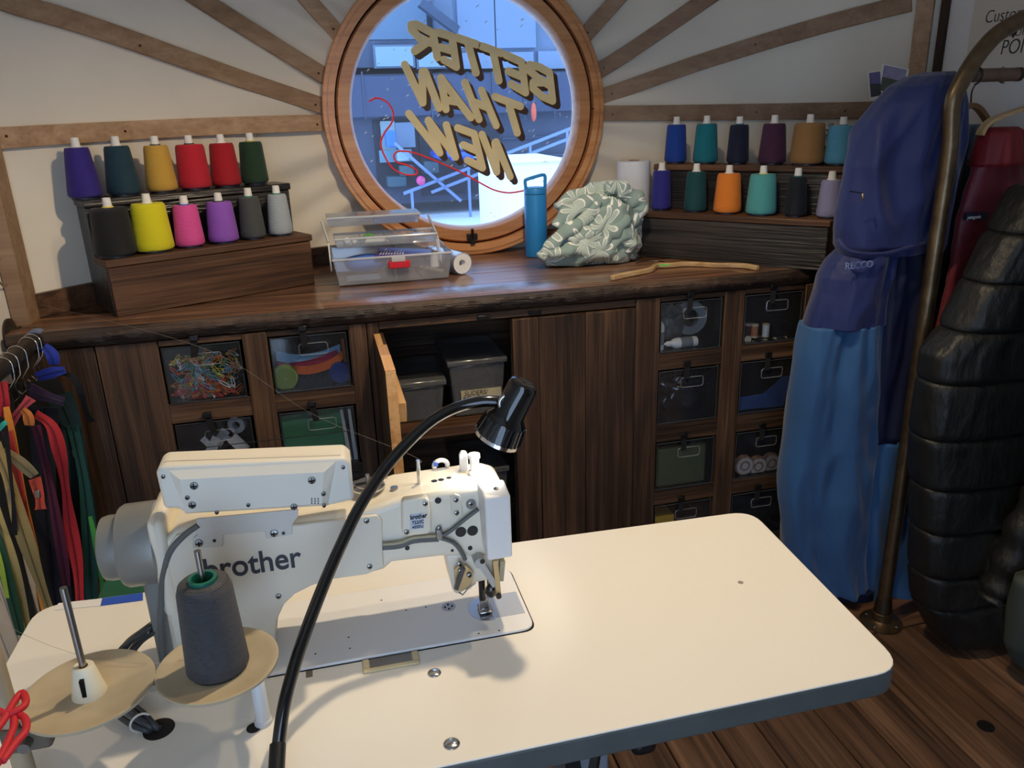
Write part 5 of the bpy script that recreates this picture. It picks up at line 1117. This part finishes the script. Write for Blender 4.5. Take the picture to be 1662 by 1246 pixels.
loft(rows_px([(117, 1500, 1546, .03), (124, 1478, 1552, .055), (140, 1452, 1553, .075), (165, 1428, 1552, .085), (200, 1404, 1549), (235, 1386, 1545), (265, 1374, 1540), (300, 1368, 1534), (330, 1364, 1529), (365, 1360, 1522), (392, 1361, 1516), (408, 1368, 1510, .07)], YJ - .005, .085, 9), fold=folds(.024, 3.0, 9, 5)).build('hood', NAVY, bj, smooth='all')
loft(rows_px([(505, 1310, 1335, .02), (560, 1298, 1330), (640, 1284, 1316), (706, 1278, 1300, .02)], YJ + .04, .04, 6)).build('far_sleeve', DNAVY, bj, smooth='all')
co = smoothpts([aty(1360, 388, YJ - .07), aty(1380, 408, YJ - .1), aty(1430, 412, YJ - .105), aty(1480, 400, YJ - .10), aty(1512, 390, YJ - .08)], 6)
MB().tube(co, .005, 10).build('collar_seam', NAVY, bj, smooth='all')
p = aty(1400, 318, YJ - .11); MB().tube([p + V((0, 0, .006)), p, p + V((.003, -.002, -.012))], .003, 6).build('cord_lock', mat('brass_toggle', S(170, 150, 110), .3, metal=.8), bj, smooth='all')
MB().tube([aty(1378, 310, YJ - .102), aty(1398, 313, YJ - .108)], .0015, 6).build('visor_cord', BLACK, bj)
yk = [v.co for v in bpy.data.objects['yoke'].data.vertices]
p = aty(1371, 437, YJ - .085); wl_ = p + V(bj.location) * 0; yy = min((c_ + bj.location).y for c_ in yk if abs((c_ + bj.location).x - p.x - .04) < .05 and abs((c_ + bj.location).z - p.z) < .03); p = aty(1371, 437, yy - .001); text('chest_print', 'RECCO', p, .026, mat('pale_print_blue', S(126, 140, 186), .5), bj, bold=.0004, ext=.0008)
# dark jacket between the blue and the red one
tj = thing('dark_jacket', 'dark teal jacket on brown hanger between blue and red jackets', 'jacket', (1.8, 2.06, .5))
loft(rows_px([(204, 1552, 1592, .03), (225, 1540, 1600, .04), (270, 1528, 1600), (340, 1515, 1590), (450, 1500, 1570), (560, 1492, 1545), (700, 1488, 1530)], 2.06, .05, 5), fold=folds(.014, 6, 3)).build('shell', mat('dark_teal_shell', S(30, 42, 50), .5, bump=(12, .4, (1, 1, 1), .01)), tj, smooth='all')
loft(rows_px([(202, 1552, 1590, .032), (232, 1546, 1584, .036), (262, 1540, 1572, .03)], 2.05, .04, 4), fold=folds(.008, 5, 4)).build('lining_collar', mat('steel_blue_lining', S(78, 96, 112), .4, bump=(20, .6, (1, 1, 1), .01)), tj, smooth='all')
wh = thing('coat_hanger', 'brown wooden hanger holding the dark teal jacket', 'hanger', aty(1575, 190, 1.95))
hw_ = [(1548, 199), (1560, 180), (1575, 171), (1588, 176), (1600, 192), (1606, 204)]
P = [aty(x, y, 1.95) for x, y in hw_]; P = [aty(x, y, 2.05) for x, y in hw_]; MB().ribbon(smoothpts(P + [], 4), (0, .012, 0), .007).build('shoulder', mat('brown_hanger', S(132, 96, 58), .45), wh, bevel=.002)
hk = [aty(1576, 172, 2.05), aty(1577, 150, 2.03), aty(1583, 137, 1.95), V((aty(1585, 122, yb).x, yb, BARZ - .022))]; c = V((aty(1585, 122, yb).x, yb, BARZ))
hk += [c + V((0, .02 * math.sin(t), -.02 * math.cos(t))) for t in (-.6, -1.4, -2.2, -3.0)]
MB().tube(smoothpts(hk, 4), .0022, 6).build('hook', BLACK, wh, smooth='all')
# red jacket
RJ = mat('red_shell', S(104, 18, 36), .55, bump=(14, .5, (1, 1, 1.6), .01), vary=(6, .15), sheen=.2)
rj = thing('red_jacket', 'crimson quilted jacket hanging between pipe and black puffer', 'jacket', (1.75, 1.87, .5))
loft(rows_px([(262, 1582, 1662), (300, 1570, 1680), (350, 1556, 1690), (420, 1545, 1690), (480, 1532, 1690), (540, 1516, 1690), (600, 1505, 1680), (650, 1496, 1600), (692, 1486, 1560, .03)], 1.852, .03, 5), fold=lambda x, y, z, u: .006 * abs(math.sin(z * 42)) + .01 * mn.noise(V((x * 3, z * 4, y)))).build('shell', RJ, rj, smooth='all')
loft(rows_px([(206, 1606, 1646, .02), (212, 1598, 1654, .035), (235, 1588, 1658, .042), (268, 1578, 1660, .045)], 1.852, .036, 4), fold=folds(.008, 3, 12)).build('collar', mat('red_collar', S(116, 16, 24), .6, bump=(20, .3)), rj, smooth='all')
q = aty(1570, 346, 1.81); lbq = [aty(x, y, 1.8115) for x, y in ((1568, 345), (1604, 345), (1602, 357), (1566, 357))]
lb = MB().prism(lbq, (0, .006, 0)).build('name_patch', mat('navy_patch', S(34, 34, 60), .6), rj); text('patch_text', 'patagonia', aty(1570, 355.5, 1.811), .0135, WHITE, lb, ext=.0004, sx=.84)
ph = thing('coat_hanger', 'pale wooden hanger arching above the red jacket collar', 'hanger', aty(1620, 195, 1.85))
MB().ribbon(smoothpts([aty(x, y, 1.845) for x, y in ((1590, 220), (1597, 206), (1612, 194), (1632, 186), (1650, 180), (1675, 172))], 5), (0, .012, 0), .0055).build('shoulder', MATS['hanger_wood'], ph, bevel=.002)
c = V((aty(1630, 122, yb).x, yb, BARZ)); MB().tube([c + V((0, .0195 * math.sin(t), -.0195 * math.cos(t))) for t in [k * .3 - .2 for k in range(11)]] , .0025, 6).build('hook', STEEL, ph, smooth='all')
# black puffer
PUF = mat('puffer_shell', S(21, 23, 23), .5, bump=(26, .9, (1, 1, .5), .01), spec=.4)
pj_ = thing('puffer_jacket', 'black quilted puffer jacket hanging low in front of pipe', 'jacket', (1.75, 1.62, .03))
seams = [300, 372, 448, 522, 602, 690, 768, 836, 905, 962, 1026]
EL = {300: (1668, 1760), 372: (1622, 1760), 448: (1578, 1760), 522: (1540, 1760), 560: (1508, 1750), 602: (1502, 1740), 690: (1490, 1728), 768: (1492, 1722), 836: (1490, 1716), 905: (1489, 1712), 962: (1492, 1630), 1026: (1525, 1622)}
ks = sorted(EL)
def edge(y):
    for a, b in zip(ks[:-1], ks[1:]):
        if a <= y <= b: t = (y - a) / (b - a); return tuple(EL[a][i] * (1 - t) + EL[b][i] * t for i in (0, 1))
    return EL[ks[-1]]
YPF = 1.63
for a, b in zip(seams[:-1], seams[1:]):
    R_ = []
    for j in range(17):
        t = j / 16; y = a + (b - a) * t; bul = min(1, (1 - abs(2 * t - 1)) * 4) ** .5; L_, Rr = edge(y); A, B = aty(L_, y, YPF), aty(Rr, y, YPF); xin = .004 * (1 - bul)
        R_.append((A.x + xin, B.x - xin, (A.z + B.z) / 2, YPF, (.076 + .008 * bul)))
    loft(R_, 96, 3.2, fold=lambda x, y, z, u: .009 * mn.noise(V((x * 4, z * 6, y * 3))) * min(1, 6 * u * (1 - u)) + .006 * abs(mn.noise(V((x * 16, z * 7, y * 3)))) * (1 - (2 * u - 1) ** 4)).build('quilted_section', PUF, pj_, smooth='all')
sh_ = aty(1690, 296, YPF); ph2 = thing('coat_hanger', 'dark hanger holding the black puffer jacket', 'hanger', sh_)
MB().ribbon(smoothpts([sh_ + V((-.03, 0, -.012)), sh_ + V((.03, 0, .012)), sh_ + V((.065, 0, .022)), sh_ + V((.10, 0, .012)), sh_ + V((.15, 0, -.012))], 4), (0, .012, 0), .006).build('shoulder', mat('brown_hanger'), ph2)
MB().tube(smoothpts([sh_ + V((.065, 0, .02)), sh_ + V((.067, .02, .12)), V((sh_.x + .07, 1.70, 1.66)), V((sh_.x + .07, 1.748, 1.75)), V((sh_.x + .07, 1.777, 1.775)), V((sh_.x + .07, 1.805, 1.75))], 5), .0024, 6).build('hook', BLACK, ph2, smooth='all')
# sleeve of another black coat and a dark olive hem at the frame edge
cs = thing('black_coat', 'black coat sleeve hanging at far right beside puffer', 'coat', (1.75, 1.42, .2))
sp_ = [aty(x, y, 1.45) for x, y in ((1700, 800), (1672, 850), (1648, 905), (1628, 950), (1618, 972))]
MB().tube(smoothpts(sp_, 5), [.05 + .006 * math.sin(i * 1.3) for i in range(21)], 20).build('sleeve', PUF, cs, smooth='all')
oh = thing('olive_coat', 'dark olive coat hem at the right frame edge near floor', 'coat', (1.75, 1.3, .02))
loft(rows_px([(930, 1655, 1760, .03), (985, 1648, 1760), (1035, 1642, 1760), (1064, 1650, 1760, .03)], 1.33, .05, 5), fold=folds(.008, 6, 7)).build('hem', mat('olive_shell', S(50, 58, 52), .7), oh, smooth='all')

loft(rows_px([(330, 1740, 1830, .03), (380, 1716, 1850), (600, 1706, 1850), (800, 1698, 1840), (900, 1694, 1830)], 1.44, .06, 5), fold=folds(.008, 6, 17)).build('body', PUF, cs, smooth='all')
loft(rows_px([(420, 1800, 1880, .03), (480, 1776, 1900), (700, 1740, 1890), (930, 1684, 1800)], 1.31, .04, 5), fold=folds(.008, 6, 19)).build('body', mat('olive_shell'), oh, smooth='all')
for o_, px_, py_, y_ in ((cs, 1785, 331, 1.44), (oh, 1840, 421, 1.31)):
    a_ = aty(px_, py_, y_); MB().tube([a_ + V((0, 0, -.01)), V(((a_.x + 1.99) / 2, y_, a_.z + .05)), V((1.996, y_, a_.z + .1))], .004, 6).build('hanging_loop', BLACK, o_)
    MB().lathe([(.018, 0), (.018, .006), (.006, .01), (.006, .03), (.01, .034)], (1.9985, y_, a_.z + .1), (-1, 0, 0), 16).build('wall_peg', BRASS, o_, smooth=True)
# ------------------------------------------------------------------ sign on the right wall
sg = thing('paper_sign', 'handwritten customer pick up point paper sign on right wall', 'sign', (1.99, 2.06, 1.7))
SX = 1.9985
MB().box(SX, SX + .002, 1.78, 2.235, 1.60, 1.84).build('paper', mat('cream_paper', S(208, 198, 180), .8), sg)
def wtext(body, px, py, size, sx=1):
    p = atx(px, py, SX - .0008); text('sign_text', body, p, size, INK, sg, rot=(math.pi / 2, 0, -math.pi / 2), shear=.12, sx=sx, ext=.0004, bold=-.0006)
wtext('Customer', 1597, 38, .050, .92); wtext('PICK UP', 1609, 63, .036, .95); wtext('POINT', 1622, 89, .058, .9)
h_ = atx(1645, 55, SX - .0008); MB().prism([h_ + V((0, a_, b_)) for a_, b_ in ((0, -.012), (.012, .003), (.01, .01), (.004, .011), (0, .006), (-.004, .011), (-.01, .01), (-.012, .003))], (.0004, 0, 0)).build('heart_mark', INK, sg)

# ------------------------------------------------------------------ zipper rail on the left wall
zr = thing('zipper_rail', 'dark iron pipe rail with flange on left wall', 'rail', (-.77, 2.2, 1.02))
IRON = mat('dark_iron', S(70, 62, 54), .45, metal=.7, vary=(40, .3))
fc = V((X0 - .004, 2.335, 1.02)); MB().lathe([(.048, 0), (.048, .006), (.03, .014), (.024, .02), (.024, .03)], fc, (1, 0, 0), 32).build('wall_flange', IRON, zr, smooth=True)
MB().tube(smoothpts([fc + V((.02, 0, 0)), fc + V((.05, 0, 0)), V((-.782, 2.325, 1.02)), V((-.772, 2.30, 1.02)), V((-.77, 2.25, 1.02)), V((-.77, 1.8, 1.02)), V((-.77, 1.2, 1.02))], 6), .0205, 18).build('pipe', IRON, zr, smooth='all')
MB().lathe([(.026, 0), (.026, .03)], (-.7695, 2.262, 1.02), (0, 1, 0), 24).build('elbow_collar', mat('blue_grey_collar', S(110, 126, 160), .5), zr, smooth=True)
for k, y in enumerate((2.235, 2.205, 2.12, 2.06, 2.02)):
    c = V((-.77, y, 1.02)); t = thing('wire_hook', 'thin wire hook on zipper rail, %s' % ('nearest the wall', 'second from the wall', 'middle one of five', 'fourth from the wall', 'farthest from the wall')[k], 'hook', c, group='wire hooks on the zipper rail')
    MB().tube([c + V((.0235 * math.cos(a_), .004 * a_ - .006, .0235 * math.sin(a_))) for a_ in [math.pi - k_ * .35 for k_ in range(10)]] + [c + V((.024, -.012, -.03)), c + V((.006, -.014, -.055)), c + V((.012, -.014, -.085)), c + V((-.004, -.014, -.098)), c + V((-.014, -.014, -.085))], .0017, 6).build('wire', CHROME, t, smooth='all')
c = atx(2, 443, X0 + .004); one(MB().tube([c + V((.002, .036 * math.cos(t), .036 * math.sin(t))) for t in [k * .21 for k in range(30)]], .0022, 8, closed=True), 'metal_ring', CHROME, 'thin bright metal ring on the left wall', 'ring', smooth='all')
Z = [
 ([(40, 620), (60, 720), (70, 860), (84, 1010)], 62, (12, 14, 18), 2.16, 'very wide black strip added as dark backing behind all the zippers'),  # this strip and the next are added to darken the space behind
 ([(-30, 640), (-10, 780), (0, 920), (10, 1060)], 50, (14, 16, 16), 1.98, 'very wide black strip added as dark backing at left frame edge'),
 ([(96, 640), (118, 700), (128, 800), (138, 900), (146, 1000)], 24, (16, 44, 48), 2.12, 'wide dark teal zipper hanging nearest the planks'),
 ([(118, 690), (136, 780), (146, 880), (150, 990)], 12, (18, 72, 66), 2.10, 'teal green zipper with pale edge near planks'),
 ([(100, 606), (118, 612), (132, 640), (141, 668), (149, 684)], 6, (14, 16, 18), 2.08, 'short curved black zipper sticking out right'),
 ([(72, 562), (84, 575), (88, 592)], 10, (40, 62, 170), 2.10, 'folded royal blue zipper at the rail end'),
 ([(60, 612), (86, 604), (106, 600)], 9, (34, 52, 150), 2.06, 'royal blue zipper loop below the rail end'),
 ([(48, 632), (72, 642), (104, 652)], 12, (54, 34, 62), 2.02, 'dusky purple zipper folded over the others'),
 ([(70, 660), (72, 760), (80, 880), (92, 1000)], 26, (18, 24, 40), 2.02, 'broad dark navy zipper in the middle'),
 ([(58, 690), (80, 780), (98, 880), (108, 950)], 9, (82, 20, 48), 1.97, 'narrow maroon zipper tapering to a point'),
 ([(58, 672), (84, 692), (98, 740), (106, 790), (114, 850), (126, 920), (130, 985)], 11, (186, 38, 44), 1.96, 'long bright red zipper in front of navy ones'),
 ([(146, 838), (154, 872), (160, 910), (166, 950), (168, 980)], 5, (58, 138, 58), 2.0, 'narrow grass green zipper at right edge'),
 ([(10, 660), (22, 720), (38, 800), (54, 880), (66, 960), (76, 1020)], 6, (222, 140, 48), 1.88, 'orange zipper hanging beside tan ones'),
 ([(12, 700), (30, 780), (42, 840), (50, 880)], 8, (190, 60, 56), 1.86, 'coral red zipper behind the orange one'),
 ([(56, 776), (64, 806), (66, 826)], 11, (196, 74, 52), 1.84, 'short rust zipper end with metal pull'),
 ([(-10, 720), (12, 770), (34, 850), (60, 930), (84, 1000)], 13, (164, 138, 84), 1.82, 'wide tan zipper crossing at left'),
 ([(-16, 800), (6, 870), (26, 950), (46, 1030)], 12, (176, 152, 92), 1.80, 'second tan zipper nearer the frame edge'),
 ([(6, 730), (30, 748), (56, 772)], 10, (150, 132, 92), 1.83, 'folded beige zipper end lying across'),
 ([(-10, 860), (12, 940), (34, 1030)], 11, (26, 70, 44), 1.78, 'dark green zipper at left frame edge'),
 ([(-6, 890), (4, 930), (12, 970)], 5, (150, 178, 60), 1.77, 'narrow yellow-green zipper at frame edge'),
 ([(8, 690), (16, 760), (22, 820), (24, 868)], 4, (12, 12, 14), 1.79, 'thin black zipper cord hanging in front'),
 ([(14, 690), (34, 664), (50, 646)], 9, (196, 74, 80), 1.9, 'coral zipper tied in a knot under the hooks'),
 ([(4, 620), (8, 650), (4, 676)], 10, (168, 26, 40), 1.92, 'red zipper end pointing up at left edge'),
 ([(30, 660), (44, 672), (48, 690)], 8, (206, 120, 54), 1.89, 'short orange zipper end below the coral knot'),
 ([(-4, 700), (4, 690), (10, 684)], 4, (60, 186, 160), 1.78, 'tiny mint green tab at the left edge'),
]
for k, (pts, hw, col, y, lab) in enumerate(Z):
    P = smoothpts([aty(x, yy, y - .02 * math.sin(i)) for i, (x, yy) in enumerate(pts)], 6); t = thing('zipper', lab, 'zipper', P[0], group='zippers on the rail')
    sc = y / F * .95; W_ = []
    for i in range(len(P)):
        a_ = .6 * math.sin(i * .25 + k); d_ = (P[min(i + 1, len(P) - 1)] - P[max(i - 1, 0)]).normalized(); s_ = d_.cross(V((math.sin(a_) * .5, 1, 0))).normalized(); W_.append(s_ * hw * sc * (.8 + .2 * math.sin(i * .4 + k)))
    MB().ribbon(P, W_, .0012).build('tape', mat('zip_%d_%d_%d' % col, S(*col), .8, bump=(220, .3)), t, smooth=True)
    if hw > 7: MB().tube([p_ + V((0, -.003, 0)) for p_ in P], .0016, 5).build('teeth', mat('zipd_%d_%d_%d' % col, S(*[int(c_ * .62) for c_ in col]), .5), t, smooth='all')
    if k in (2, 14, 15):
        q = P[len(P) // 3]; MB().box(q.x - .006, q.x + .006, q.y - .009, q.y - .004, q.z - .016, q.z + .004).build('slider_pull', STEEL, t, bevel=.002)
